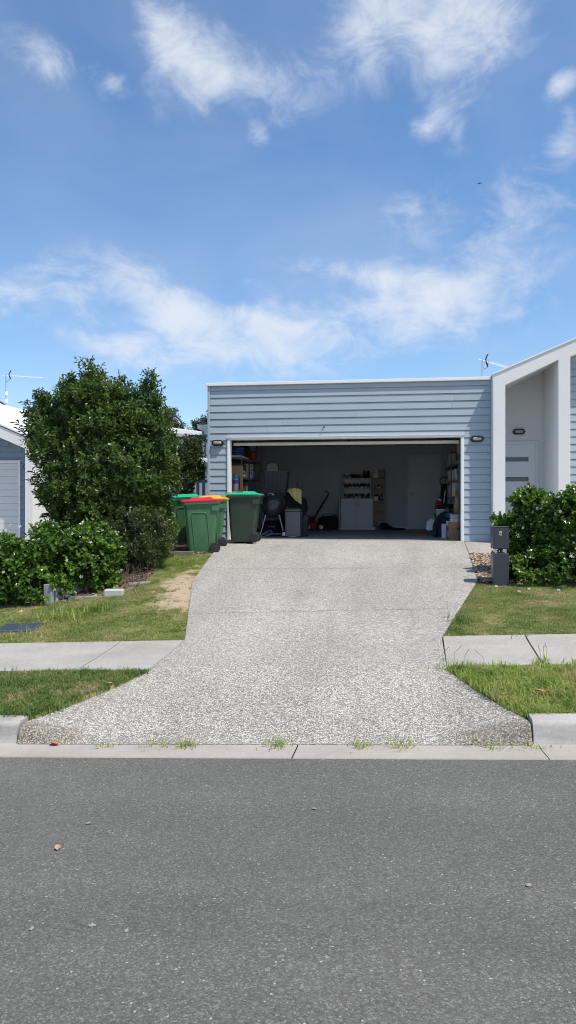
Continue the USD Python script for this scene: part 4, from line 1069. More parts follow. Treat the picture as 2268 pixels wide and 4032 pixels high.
def shoe_mesh(L=.28, W=.10, H=.11, boot=0.0):
    """toe towards -y, sole on z = 0: rings across the length"""
    rings = []
    for s, w, h, z in ((0, .30, .25, .0), (.06, .75, .45, 0), (.2, .98, .52, 0), (.38, 1.0, .62, 0), (.55, .86, .95, 0), (.72, .80, 1.0 + boot, 0), (.9, .78, 1.05 + boot, 0), (1, .4, .9 + boot, 0)):
        k = 12; a = np.arange(k) / k * 2 * math.pi
        x = np.cos(a) * W / 2 * w; zz = H * h * (.5 + .5 * np.sin(a)) * 1.0
        rings.append(np.stack([x, np.full(k, (s - .5) * L), zz + .018], 1))
    return loft(rings)


def sole_mesh(L=.29, W=.10):
    pts = [(0, .30), (.06, .75), (.2, 1.0), (.38, 1.02), (.55, .84), (.75, .8), (.92, .82), (1, .55)]
    o = [(w * W / 2, (s - .5) * L) for s, w in pts] + [(-w * W / 2, (s - .5) * L) for s, w in pts[::-1]]
    return prism(Polygon(o), .022, 'xy', 0)


SHOES = [  # photograph place (x, y of the sole), row, colour, sole, tilt, label
    (1357.5, 1877, 2, (.02, .02, .022), (.5, .5, .5), 0, 'black shoe with white toe at left end of the cabinet top'),
    (1374, 1877, 2, (.02, .02, .022), (.5, .5, .5), 0, 'black and white shoe second from left on the cabinet top'),
    (1389, 1879, 2, (.015, .015, .016), (.02, .02, .02), 30, 'flat black shoe beside the black and white pair on cabinet top'),
    (1398, 1880, 2, (.015, .015, .016), (.02, .02, .02), 60, 'flat black shoe lying sideways in front of the pink one'),
    (1412, 1875, 2, (.13, .04, .05), (.08, .03, .03), 20, 'dull pink shoe in the middle of the cabinet top'),
    (1434, 1880, 3, (.012, .012, .013), (.012, .012, .012), 0, 'tall black boot at the right on the cabinet top, left of its pair'),
    (1449, 1880, 3, (.012, .012, .013), (.012, .012, .012), 0, 'tall black boot at the right end of the cabinet top'),
    (1360, 1919, 1, (.42, .035, .03), (.25, .03, .03), 0, 'bright red shoe at the left end of the upper shelf'),
    (1376, 1919, 1, (.018, .022, .02), (.4, .4, .4), 25, 'dark shoe next to the red one on the upper shelf'),
    (1393, 1919, 1, (.015, .015, .017), (.5, .48, .45), 0, 'black shoe standing on its toe in upper shelf'),
    (1407, 1919, 1, (.03, .03, .032), (.5, .5, .5), 0, 'dark lace up shoe with white sole in middle of upper shelf'),
    (1424, 1919, 1, (.05, .055, .06), (.55, .55, .55), 10, 'grey trainer with white laces on the upper shelf'),
    (1438, 1919, 1, (.03, .09, .12), (.35, .33, .3), 25, 'blue green trainer right of the grey one on upper shelf'),
    (1451, 1919, 1, (.04, .07, .12), (.2, .2, .2), 0, 'blue shoe at the right end of the upper shelf'),
    (1357, 1958, 0, (.09, .09, .10), (.2, .2, .2), 15, 'grey shoe at the left end of the lower shelf'),
    (1372, 1958, 0, (.16, .14, .12), (.1, .1, .1), -15, 'brown grey shoe second from left on the lower shelf'),
    (1387, 1958, 0, (.22, .19, .16), (.3, .28, .25), 0, 'taupe shoe third from left on the lower shelf'),
    (1402, 1958, 0, (.05, .08, .14), (.55, .55, .53), 0, 'dark blue trainer with white toe in middle of the lower shelf'),
    (1415, 1958, 0, (.30, .26, .23), (.6, .6, .58), 0, 'cream trainer in the middle of the lower shelf'),
    (1430, 1958, 0, (.025, .04, .10), (.15, .15, .15), 25, 'navy shoe with grey toe near right of lower shelf'),
    (1449, 1958, 0, (.02, .03, .07), (.05, .05, .05), 0, 'black and navy shoe at the right end of the lower shelf')]
for i, (px, py, row, c, sc_, tilt, lab) in enumerate(SHOES):
    zb = cz + (ch + .002, zm + .009, hh + .001, hh + .001)[row]
    x = P(px, py, 20.8)[0]
    boot = 1.1 if row == 3 else 0
    t = Thing('boot' if boot else 'shoe', lab, 'boot' if boot else 'shoe', (x, 20.87, zb), float(tilt) * .6, 'shoes kept on the white cabinet')
    t.part('upper', shoe_mesh(boot=boot, H=.115 if row < 2 else .10), mat(f'shoe_leather_{i:02d}', c, .6, vary=.2, vscale=20), True)
    t.part('sole', sole_mesh(), mat(f'shoe_sole_{i:02d}', sc_, .7))
    t.part('toe_cap', move(lump(.034, .03, .022, .02, 1, 2), (0, -.115, .02)), mat(f'shoe_sole_{i:02d}', sc_, .7), True)
for k, (x, lab) in enumerate(((-.02, 'white and dark cloth bundle above the shoes at left of cabinet top'),)):
    q = P(1368, 1862, 20.85)
    t = Thing('cloth_bundle', lab, 'cloth', (q[0], 20.96, cz + hh + .001)); t.part('bundle', lump(.11, .07, .11, .25, 41), M_OFFW, True)
# slatted bamboo rack
ra, rb_ = P(1470, 2067, 20.65), P(1513, 1882, 20.65)
rw = rb_[0] - ra[0]; rc = (ra[0] + rb_[0]) / 2; rh = rb_[2] - F(20.7)
zb0 = ra[2] - F(20.7)
zmid = P(1490, 1972, 20.65)[2] - F(20.7)
t = Thing('bamboo_rack', 'narrow bamboo rack with open shelves over two slatted drawers', 'rack', (rc, 20.8, F(20.75)))
for sx in (-1, 1):
    for sy in (-1, 1):
        t.part('post', box(sx * rw / 2 - .022 * (sx > 0), sx * rw / 2 + .022 * (sx < 0), sy * .14 - .011, sy * .14 + .011, 0, rh, .002), M_WOOD)
for z in (rh, rh - .30, zmid + .005, zb0 + .02):
    t.part('shelf', box(-rw / 2 + .004, rw / 2 - .004, -.14, .14, z - .014, z, .002), M_WOOD)
t.part('back_board', box(-rw / 2 + .024, rw / 2 - .024, .13, .136, zmid, rh - .02), mat('pale_ply', (.30, .25, .20), .7))
sl = np.concatenate([np.linspace(zmid - .03, zmid - .03 - .027 * 2 * 3, 4), np.linspace(zmid - .28, zb0 + .035, 9)])
for z in sl:
    t.part('slat', box(-rw / 2 + .024, rw / 2 - .024, -.152, -.143, z - .0115, z + .0115, .002), M_WOOD)
t.part('drawer_rail', box(-rw / 2 + .024, rw / 2 - .024, -.152, -.1425, zmid - .265, zmid - .215, .002), M_WOOD)
t.part('stile', cat([box(s * (rw / 2 - .012) - .011, s * (rw / 2 - .012) + .011, -.154, -.1525, zb0, zmid - .01) for s in (-1, 1)]), M_WOOD)
zr = F(20.75) + rh + .001
def at_rack(px): return P(px, 1880, 20.72)[0]
t = Thing('planter_box', 'small white square planter on top of the bamboo rack', 'planter', (at_rack(1481), 20.76, zr)); t.part('pot', loft([rrect(.066, .06, .006, 0), rrect(.072, .066, .006, .13)]), M_OFFW, 30); t.part('stick', box(-.008, .012, -.004, .004, .13, .23), M_OFFW)
t = Thing('picture_frame', 'dark framed picture standing on top of the bamboo rack', 'picture frame', (at_rack(1502), 20.8, zr)); t.part('frame', cat([box(-.08, -.066, -.01, .01, 0, .235), box(.066, .08, -.01, .01, 0, .235), box(-.066, .066, -.01, .01, 0, .014), box(-.066, .066, -.01, .01, .221, .235)]), M_BLACK); t.part('print', box(-.066, .066, -.003, .003, .014, .221), mat('slate_print', (.06, .075, .11), .4)); t.part('hook', box(-.012, .012, -.003, .003, .2355, .26), M_BLACK)
zq = F(20.75) + rh - .30 + .001
t = Thing('wire_basket', 'wire basket of odds and ends on the upper bamboo shelf', 'basket', (at_rack(1490), 20.75, zq))
ring1, ring2 = rrect(.07, .06, .02, .005), rrect(.09, .075, .02, .10)
t.part('wire', cat([tube(r, .003, 5, True) for r in (ring1, ring2, (ring1 + ring2) / 2)] + [tube([a, b], .002, 4) for a, b in zip(ring1[::2], ring2[::2])]), M_DARK); t.part('contents', lump(.065, .05, .06, .35, 51), M_OFFW, True); t.part('dark_item', move(lump(.03, .03, .04, .3, 52), (.0, -.03, .05)), M_BLACK, True)
zq = F(20.75) + zmid + .006
t = Thing('lidded_box', 'little white lidded box on the lower bamboo shelf', 'box', (at_rack(1480.5), 20.74, zq)); t.part('box', loft([rrect(.055, .06, .006, 0), rrect(.062, .066, .006, .10)]), M_OFFW); t.part('lid', loft([rrect(.066, .07, .006, .1), rrect(.066, .07, .006, .118)]), M_OFFW); t.part('clasp', box(-.016, .016, -.0725, -.0705, .09, .10), M_DARK)
for px, hgt, lab in ((1494, .14, 'short dark bottle beside the little white box on the bamboo rack'), (1501.5, .22, 'tall black bottle with pale label on the bamboo rack')):
    t = Thing('polish_bottle', lab, 'bottle', (at_rack(px), 20.76, zq)); t.part('body', lathe([(.024, 0), (.026, .01), (.026, hgt * .65), (.012, hgt * .8), (.012, hgt)], 12), M_BLACK, 40); t.part('label', lathe([(.0262, hgt * .25), (.0268, hgt * .26), (.0268, hgt * .55)], 12), M_DARK if hgt < .2 else M_CLEAR)
t = Thing('folded_cloth', 'dark folded cloth behind the little white box', 'cloth', (at_rack(1484), 20.86, zq)); t.part('bundle', lump(.08, .06, .12, .25, 53), M_NAVY, True)
# heap of shoes and clothes on the floor by the bamboo rack
HE = [(1473, 2081, .07, .05, M_OFFW, 'pale grey shoe heap piece at the cabinet foot', 61), (1486, 2081, .09, .05, mat('grey_cloth', (.12, .12, .125), .8, vary=.2), 'grey canvas bundle under the bamboo rack', 62), (1512, 2083, .13, .13, M_BLKCLOTH, 'tall black garment heap beside the bamboo rack', 63), (1534, 2083, .11, .075, M_BLKCLOTH, 'low black garment heap between bamboo rack and inner door', 64), (1553, 2084, .10, .05, M_NAVY, 'dark navy garment on the floor near the inner door', 65), (1578, 2085, .14, .035, M_BLKCLOTH, 'flat black garment trailing to the inner door', 66)]
for px, py, r, hgt, m, lab, sd in HE:
    q = P(px, py, 20.55); t = Thing('clothes_heap', lab, 'clothes', (q[0], 20.6, F(20.6))); t.part('cloth', lump(r, r * .8, hgt, .3, sd), m, True); t.part('fold', move(lump(r * .6, r * .5, hgt * .5, .3, sd + 10), (r * .3, -r * .4, 0)), m, True)

# ------------------------------------------------------------------ right side of the garage
rack('dark steel rack of tubs along the right garage wall', 1.50, 1.93, 15.45, 17.2, [.15, .92, 1.28, 1.67], 1.9)
rack('dark steel rack further back on the right garage wall', 1.50, 1.93, 17.25, 19.0, [.15, .92, 1.28, 1.67], 1.9)
q = P(1798, 1799, 15.8)
t = Thing('cardboard_box', 'brown cardboard box high on top of the right rack', 'box', (1.66, 16.0, zs(16, 1.67) + .16)); t.part('carton', box(-.12, .2, -.2, .2, .0, .30, .004), M_CARD); t.part('tape', box(.02, .06, -.202, -.2005, .0, .302), mat('tape', (.42, .30, .17), .35)); t.part('flap', box(-.12, .2, -.195, .195, .3005, .306), M_CARD)
tub('storage_tub', 'black lidded tub under the high cardboard box', (1.70, 16.0, zs(16, 1.673)), .38, .42, .12, M_BLACK, M_BLACK)
items = [('storage_tub', 'clear tub on the top shelf at the far end of right rack', 1.66, 18.3, 1.67, .26, .5, .30, M_CLEAR, M_DARK), ('storage_tub', 'clear tub with grey lid on the second shelf, far end of right rack', 1.66, 18.4, 1.28, .28, .46, .27, M_CLEAR, M_DARK), ('storage_tub', 'white tub beside the clear one on the second right shelf', 1.66, 17.75, 1.28, .28, .4, .26, M_OFFW, None), ('storage_tub', 'grey tub on second shelf of the near right rack', 1.68, 16.75, 1.28, .3, .4, .25, M_CLEAR, None), ('storage_tub', 'dark tub on second shelf of the near right rack beside the opening', 1.70, 16.1, 1.28, .3, .5, .24, M_DARK, M_BLACK)]
for nm, lab, x, y, zz_, w, d, h_, m, lm in items:
    tub(nm, lab, (x, y, zs(y, zz_) + .001), w, d, h_, m, lm)
for k, (y, m, lab, w, h_) in enumerate(((18.0, M_REDP, 'dark red folder standing on the third shelf of the right rack', .05, .30), (17.8, M_CLEAR, 'pale grey file box beside the red folder on the right rack', .14, .31), (17.05, M_OFFW, 'white file box on the third right shelf near the opening', .2, .33), (16.75, M_CLEAR, 'grey box file next to the white file box', .18, .32))):
    t = Thing('file_box', lab, 'file box', (1.62, y, zs(y, .92) + .001)); t.part('case', box(-.10, .12, -w / 2, w / 2, 0, h_, .004), m); t.part('spine', box(-.104, -.1005, -w * .3, w * .3, h_ * .3, h_ * .7), M_OFFW)
t = Thing('orange_level', 'long orange tool lying across the third shelf items of right rack', 'tool', (1.535, 17.8, zs(17.8, .92) + .345)); t.part('body', box(-.03, .03, -.45, .35, 0, .045, .008), M_ORANGE); t.part('window', box(-.034, -.0301, -.1, .1, .012, .034), M_DARK)
t = Thing('yellow_bottle', 'small yellow bottle on the third right shelf', 'bottle', (1.53, 16.55, zs(16.5, .92) + .001)); t.part('body', lathe([(.028, 0), (.03, .01), (.03, .11), (.012, .15)], 12), mat('yellow_plastic', (.55, .36, .02), .4), 40); t.part('cap', lathe([(.013, .15), (.015, .152), (.015, .18)], 10), M_OFFW)
q = P(1792, 2044, 16.0)
t = Thing('timber_plank', 'short brown plank standing upright at the right rack', 'plank', (q[0], 15.85, F(15.8) + .43), lean=(0, 3)); t.part('plank', box(-.04, .045, -.015, .015, 0, .50, .003), M_CARD); t.part('end_cap', box(-.04, .045, -.016, .016, .501, .506), M_CHIP)
# bag with loop, pole, red bag
q = P(1747, 1990, 18.2)
t = Thing('golf_bag', 'tall narrow black bag with a loop strap beside inner door', 'bag', (q[0] - .0, 18.4, F(18.4)), lean=(0, 1)); t.part('body', loft([rrect(.08, .08, .03, 0), rrect(.085, .085, .03, .7), rrect(.075, .075, .03, 1.24)]), M_BLKCLOTH, 40); t.part('strap', tube([(-.07, -.03, 1.20), (-.10, -.03, 1.29), (-.09, -.03, 1.37), (-.03, -.03, 1.41), (.05, -.03, 1.40), (.08, -.03, 1.36)], .016, 8), M_BLACK, True)
q = P(1745, 1990, 17.6)
t = Thing('white_pole', 'slim white pole leaning on the tall black bag', 'pole', (q[0] - .0, 17.7, F(17.7) + .6)); t.part('shaft', tube([(0, 0, 0), (.075, .2, .46)], .012, 8), M_OFFW); t.part('lower_shaft', tube([(-.09, -.2, -.6), (0, 0, 0)], .012, 8), M_DARK)
q = P(1730, 2000, 17.9)
t = Thing('red_bag', 'crumpled red bag with white top by the inner door', 'bag', (q[0], 18.0, F(18) + .56)); t.part('bag', lump(.10, .09, .19, .22, 71), mat('red_cloth', (.30, .015, .03), .8, vary=.3, vscale=10), True); t.part('top', move(lump(.05, .05, .05, .2, 72), (.01, 0, .24)), M_OFFW, True); t.part('strap', tube([(-.03, 0, .28), (.0, -.01, .35), (.05, 0, .33)], .012, 6), M_BLKCLOTH)
q = P(1718, 2080, 17.3)
t = Thing('teal_beanbag', 'teal cloth bean bag slumped on floor near right rack', 'bean bag', (q[0] + .12, 17.6, F(17.6))); t.part('bag', lump(.27, .25, .37, .10, 73), M_TEAL, True); t.part('fold', move(lump(.16, .14, .15, .15, 74), (.16, -.05, .38)), M_TEAL, True)
q = P(1752, 2040, 17.0)
t = Thing('grey_crate', 'pale grey crate on the heap beside the teal bean bag', 'crate', (q[0] - .03, 17.25, F(17.2) + .30)); t.part('crate', loft([rrect(.13, .12, .02, 0), rrect(.15, .14, .02, .32)]), mat('grey_crate', (.34, .38, .40), .6, vary=.15), 30); t.part('rim', loft([rrect(.155, .145, .02, .30), rrect(.155, .145, .02, .325)]), M_OFFW)
t = Thing('black_jacket', 'black jacket thrown on top of the pale grey crate', 'jacket', (q[0] + .03, 17.2, F(17.2) + .622)); t.part('cloth', lump(.19, .13, .085, .35, 75), M_BLKCLOTH, True); t.part('sleeve', tube([(.0, -.1, .05), (.03, -.16, -.05), (.06, -.18, -.16)], [.05, .045, .035], 8), M_BLKCLOTH, True)
q = P(1770, 1995, 16.6)
t = Thing('teal_bundle', 'teal cloth bundle beside the plank on right', 'cloth', (q[0], 16.75, F(16.7) + .42)); t.part('cloth', lump(.16, .13, .09, .25, 76), M_TEAL, True); t.part('roll', move(lump(.06, .06, .07, .2, 77), (-.03, .05, .14)), mat('dull_green_cloth', (.05, .10, .08), .9), True)
q = P(1745, 2095, 16.6)
t = Thing('navy_coat', 'dark navy coat heaped over bags in the right corner', 'coat', (q[0] + .02, 16.75, F(16.7))); t.part('cloth', lump(.22, .2, .36, .16, 78), M_NAVY, True); t.part('sleeve', tube([(-.12, -.1, .42), (-.2, -.16, .25), (-.2, -.2, .02)], [.06, .06, .05], 10), M_NAVY, True)
q = P(1702, 2075, 17.0)
t = Thing('plastic_bag', 'white plastic bag hanging out of the heap by inner door', 'bag', (q[0], 17.1, F(17.1) + .14)); t.part('bag', lump(.13, .08, .17, .3, 79), M_OFFW, True); t.part('handle', tube([(0, 0, .24), (.03, 0, .33), (.06, 0, .24)], .010, 6), M_OFFW)
q = P(1751, 2106, 16.1)
t = Thing('white_carton', 'plain white carton on the floor beside the wicker box', 'box', (q[0], 16.25, F(16.2))); t.part('carton', box(-.05, .05, -.1, .1, 0, .31, .008), M_OFFW); t.part('flap', box(-.05, .05, -.1, .1, .3105, .316), M_CARD)
q = P(1769, 2110, 15.95)
t = Thing('nappy_pack', 'purple and white pack standing beside the wicker box', 'pack', (q[0], 16.1, F(16.1))); t.part('pack', box(-.05, .06, -.08, .08, 0, .30, .012), M_PURPLE); t.part('label', box(-.045, .055, -.0825, -.0805, .28, .36), M_OFFW); t.part('top', box(-.05, .06, -.08, .08, .301, .38, .01), M_OFFW); t.part('print', box(-.03, .05, -.0825, -.0805, .03, .16), M_OFFW)
a, b = P(1771, 2119, 15.5), P(1822, 2058, 15.5)
t = Thing('wicker_box', 'brown wicker box with a dark hand hole at the right jamb', 'basket', ((a[0] + b[0]) / 2, 15.72, F(15.7))); w2 = (b[0] - a[0]) / 2
t.part('body', loft([rrect(w2 * .94, .17, .012, 0), rrect(w2, .18, .012, b[2] - F(15.7))]), M_WICK, 30)
for k in range(9):
    xx = -w2 * .9 + w2 * 1.8 * k / 8; t.part('stake', box(xx - .004, xx + .004, -.1835, -.172, .02, b[2] - F(15.7) - .01), M_WICK)
t.part('hand_hole', box(w2 * .1, w2 * .6, -.186, -.1836, .21, .26), M_BLACK)
t.part('rim', loft([rrect(w2 + .005, .186, .012, b[2] - F(15.7) - .02), rrect(w2 + .005, .186, .012, b[2] - F(15.7))]), M_WICK)
tub('storage_tub', 'clear tub with white base on top of the wicker box', ((a[0] + b[0]) / 2 + .02, 15.74, b[2] + .002), .26, .3, .07, M_OFFW); tub('storage_tub', 'grey see through tub stacked highest over the wicker box', ((a[0] + b[0]) / 2 + .02, 15.74, b[2] + .074), .27, .3, .10, M_CLEAR, M_DARK)

# ------------------------------------------------------------------ trees and shrubs
def leaf_material(name, stops, rough=.35, trans=.25, spec=.5, clump=1.6):
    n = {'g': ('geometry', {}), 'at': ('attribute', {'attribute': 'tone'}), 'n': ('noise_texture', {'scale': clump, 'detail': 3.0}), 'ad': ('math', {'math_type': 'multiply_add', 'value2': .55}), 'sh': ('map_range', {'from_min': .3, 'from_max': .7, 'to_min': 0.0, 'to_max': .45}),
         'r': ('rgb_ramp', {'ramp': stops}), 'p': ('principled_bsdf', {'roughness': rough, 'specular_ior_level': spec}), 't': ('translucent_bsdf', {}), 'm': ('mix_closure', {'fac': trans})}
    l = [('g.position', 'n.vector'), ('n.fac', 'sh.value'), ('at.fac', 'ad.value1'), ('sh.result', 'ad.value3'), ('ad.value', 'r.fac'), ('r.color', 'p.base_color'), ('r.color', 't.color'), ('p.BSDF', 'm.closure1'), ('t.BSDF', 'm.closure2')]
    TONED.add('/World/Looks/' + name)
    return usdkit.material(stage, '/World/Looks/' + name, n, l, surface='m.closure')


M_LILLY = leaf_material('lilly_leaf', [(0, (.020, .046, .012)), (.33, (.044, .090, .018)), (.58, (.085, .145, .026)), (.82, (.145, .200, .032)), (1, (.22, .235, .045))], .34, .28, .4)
M_CARI = leaf_material('carissa_leaf', [(0, (.016, .042, .008)), (.3, (.045, .105, .014)), (.6, (.105, .19, .024)), (1, (.21, .29, .04))], .28, .25, .45, 3.0)
M_LANCE = leaf_material('lance_leaf', [(0, (.03, .055, .018)), (.6, (.06, .095, .03)), (1, (.15, .17, .05))], .4)
M_HEDGE = leaf_material('dark_hedge_leaf', [(0, (.018, .036, .011)), (.5, (.040, .070, .016)), (1, (.13, .155, .03))], .35)
M_GUM = leaf_material('gum_leaf', [(0, (.035, .048, .022)), (.6, (.06, .075, .035)), (1, (.10, .115, .055))], .5)
M_BARK = mat('bark', (.085, .068, .052), .9, vary=.25, vscale=14, bump=.5, bscale=50, bdist=.006)
M_PETAL = usdkit.material(stage, '/World/Looks/petal', {'p': ('principled_bsdf', {'base_color': (.86, .86, .83), 'roughness': .5}), 't': ('translucent_bsdf', {'color': (.8, .8, .76)}), 'm': ('mix_closure', {'fac': .3})}, [('p.BSDF', 'm.closure1'), ('t.BSDF', 'm.closure2')], surface='m.closure')
DEC = 1 / .6389


def unit(v): return v / np.maximum(np.linalg.norm(v, axis=-1, keepdims=True), 1e-9)


def leaves(p, d, up, L, W, kind='diamond', fold=.25, curl=.15):
    """leaf blades at p, pointing along d, their faces towards up"""
    n = len(p); d = unit(d); s = unit(np.cross(d, up)); u = np.cross(s, d)
    L = np.broadcast_to(L, n)[:, None]; W = np.broadcast_to(W, n)[:, None]
    if kind == 'diamond':
        pts = [p, p + d * L * .5 - s * W * .5 + u * W * fold, p + d * L - u * L * curl, p + d * L * .5 + s * W * .5 + u * W * fold]
        f = np.array([(0, 2, 1), (0, 3, 2)])
    else:
        pts = [p, p + d * L * .22 - s * W * .44 + u * W * fold, p + d * L * .80 - s * W * .46 + u * W * fold * .8, p + d * L - u * L * curl * .5, p + d * L * .80 + s * W * .46 + u * W * fold * .8, p + d * L * .22 + s * W * .44 + u * W * fold]
        f = np.array([(0, 3, 2), (0, 2, 1), (0, 4, 3), (0, 5, 4)])
    k = len(pts)
    v = np.stack(pts, 1).reshape(-1, 3)
    ff = (f[None] + (np.arange(n) * k)[:, None, None]).reshape(-1, 3)
    return v, ff


def envelope(balls, n, r, lo=.80, hi=1.05, gap=.42, seed=0, floor=None):
    """points near the outside of a union of ellipsoids, thinned by noise so that gaps open; with outward directions"""
    b = np.array(balls, float); c, rad = b[:, :3], b[:, 3:6]
    area = (rad[:, 0] * rad[:, 2] + rad[:, 0] * rad[:, 1] + rad[:, 1] * rad[:, 2]); pick = r.choice(len(b), n * 4, p=area / area.sum())
    u = unit(r.normal(size=(n * 4, 3)))
    k = r.uniform(lo, hi, n * 4)
    k = k * (1 + .30 * (meshkit.noise(u * 3.1 + pick[:, None] * 7.7, seed) - .5) * 2 * (hi > .9))
    p = c[pick] + u * rad[pick] * k[:, None]
    inside = np.zeros(len(p), bool)
    for i in range(len(b)):
        q = (((p - c[i]) / rad[i]) ** 2).sum(1)
        inside |= (q < (lo * .92) ** 2) & (pick != i)
    nz = meshkit.fbm(p * 2.6, 3, seed + 9)
    keep = ~inside & (nz > gap)
    if floor is not None: keep &= p[:, 2] > floor(p)
    p, out = p[keep][:n], unit((u / rad[pick])[keep][:n])
    return p, out


def foliage(balls, n_shoot, per, L, W, shoot, r, kind='diamond', upw=.55, wide=1.0, seed=0, floor=None, gap=.42, inner=.5, jitter=.35, tuft=12, bough=.17, flat=.5):
    """leafy shoots all over the outside, a looser layer inside"""
    vs = []
    for lo, hi, frac, g in ((.82, 1.06, 1.0, gap), (.55, .82, inner, .3)):
        if frac == 1.0 and tuft:
            # boughs: shoots stand on small domes, with dark hollows between the domes
            c, co = envelope(balls, int(n_shoot / tuft), r, lo, hi - .06, g, seed, floor)
            rad = bough * r.uniform(.6, 1.35, len(c)); h = unit(r.normal(size=(len(c), tuft, 3)) + (co + [0, 0, .5])[:, None, :] * 1.1)
            p = (c[:, None, :] + h * (rad[:, None] * r.uniform(.55, 1.0, (len(c), tuft)))[:, :, None] * [1, 1, .8]).reshape(-1, 3); out = h.reshape(-1, 3)
            if floor is not None:
                ok = p[:, 2] > floor(p); p, out = p[ok], out[ok]
        else:
            p, out = envelope(balls, int(n_shoot * frac), r, lo, hi, g, seed, floor)
        m = len(p)
        ax = unit(out + np.array([0, 0, upw]) + r.normal(scale=jitter, size=(m, 3)))
        ln = shoot * r.uniform(.5, 1.25, m)
        t = np.tile(np.linspace(.05, 1, per), m)
        P_ = np.repeat(p, per, 0) + np.repeat(ax * ln[:, None], per, 0) * (t[:, None] - .45)
        A = np.repeat(ax, per, 0)
        ang = np.tile(np.arange(per) * 2.399, m) + np.repeat(r.uniform(0, 6.28, m), per)
        e1 = unit(np.cross(A, np.array([.3, .2, 1.0]))); e2 = np.cross(A, e1)
        side = e1 * np.cos(ang)[:, None] + e2 * np.sin(ang)[:, None]
        d = unit(side * wide + A * (.35 + .9 * t[:, None] ** 2) + r.normal(scale=.2, size=P_.shape))
        up = unit(A + np.repeat(out, per, 0) * .4 + [0, 0, flat] + r.normal(scale=.25, size=P_.shape))
        vs.append(leaves(P_, d, up, L * r.uniform(.6, 1.2, len(P_)), W * r.uniform(.7, 1.15, len(P_)), kind))
    return cat(vs)


def px_ball(px, py, Y, rx, ry, rz):
    c = P(px * DEC, py * DEC, Y); return (c[0], c[1], c[2], rx, ry, rz)


def limbs(base, tips, r0, r, sag=.1):
    out = []
    for tip in tips:
        a, b = np.array(base, float), np.array(tip, float)
        s = np.linspace(0, 1, 7)[:, None]
        mid = r.normal(scale=.12, size=3) * [1, 1, .4]
        pts = a + (b - a) * s + mid * np.sin(s * math.pi) + [0, 0, .25] * np.sin(s * math.pi) * sag
        out.append(tube(pts, np.linspace(r0, r0 * .22, 7), 6))
    return cat(out)


def plant(name, label, cat_, balls, base, m, r0=.035, nl=9, group=None, seed=1, **kw):
    r = np.random.default_rng(seed)
    t = Thing(name, label, cat_, base, group=group)
    fo = foliage(balls, r=r, seed=seed, **kw)
    t.crown = fo
    t.part('crown', fo, m, world=True)
    b = np.array(balls)
    tips = [b[i % len(b), :3] + r.normal(scale=.35, size=3) * b[i % len(b), 3:6] for i in range(nl)]
    t.part('trunk', limbs(base, tips, r0, r), M_BARK, True, world=True)
    return t


gz = lambda x, y: float(G(x, y))
flo = lambda p: G(p[:, 0], p[:, 1]) + .05
# the big lilly pilly
LB = [px_ball(255, 1190, 12.2, 1.02, 1.1, 1.05), px_ball(232, 1045, 12.1, .46, .5, .62), px_ball(224, 985, 12.1, .15, .2, .34), px_ball(366, 1068, 12.2, .28, .45, .55), px_ball(376, 1002, 12.2, .13, .2, .34), px_ball(142, 1080, 12.2, .30, .4, .42), px_ball(112, 1035, 12.2, .12, .16, .24),
      px_ball(378, 1170, 12.4, .38, .7, .80), px_ball(290, 1310, 12.0, .92, .85, .62), px_ball(175, 1235, 12.2, .42, .6, .60), px_ball(298, 1015, 12.3, .17, .25, .32), px_ball(176, 1015, 12.1, .16, .2, .30), px_ball(360, 1330, 12.3, .32, .6, .5), px_ball(300, 1070, 12.2, .45, .5, .45), px_ball(185, 1085, 12.2, .36, .5, .40), px_ball(408, 1060, 12.3, .14, .2, .26)]
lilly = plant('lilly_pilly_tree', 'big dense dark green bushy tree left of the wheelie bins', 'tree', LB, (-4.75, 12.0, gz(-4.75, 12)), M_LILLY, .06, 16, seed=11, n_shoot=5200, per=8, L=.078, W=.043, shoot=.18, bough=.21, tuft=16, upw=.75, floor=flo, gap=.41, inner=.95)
r = np.random.default_rng(5)
sp = []
for px, py in ((222, 925), (214, 940), (232, 945), (300, 955), (312, 972), (352, 985), (372, 950), (380, 965), (392, 985), (182, 955), (190, 970), (150, 975), (105, 1000), (95, 1010), (415, 1030), (270, 985), (255, 960), (335, 990), (405, 1010)):
    c = P(px * DEC, (py - 8) * DEC, 12.15 + r.normal(scale=.15))
    n = 26; t_ = np.linspace(0, 1, n)
    ax = unit(np.array([r.normal(scale=.15), r.normal(scale=.15), 1.0]))
    pp = c + ax * (t_[:, None] - .75) * .42
    a = np.arange(n) * 2.399
    d = np.stack([np.cos(a), np.sin(a), .5 + t_ * 1.4], 1)
    sp.append(leaves(pp, d, np.tile([0, 0, 1.0], (n, 1)) + r.normal(scale=.3, size=(n, 3)), .07 * (1.1 - .5 * t_), .034 * (1.1 - .5 * t_)))
_pr = stage.GetPrimAtPath(lilly.path + '/crown'); stage.RemovePrim(_pr.GetPath()); _used[(lilly.path, 'crown')] = 0
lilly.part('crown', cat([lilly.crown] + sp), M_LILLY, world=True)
plant('lilly_pilly_shrub', 'low small leaved shrub under the right side of the big bushy tree', 'shrub', [px_ball(340, 1365, 11.4, .54, .45, .40), px_ball(375, 1345, 11.6, .26, .36, .34), px_ball(290, 1350, 11.3, .35, .35, .36)], (-4.25, 11.4, gz(-4.25, 11.4)), M_HEDGE, .02, 8, seed=12, n_shoot=1500, per=8, L=.045, W=.024, shoot=.13, floor=flo, gap=.36)
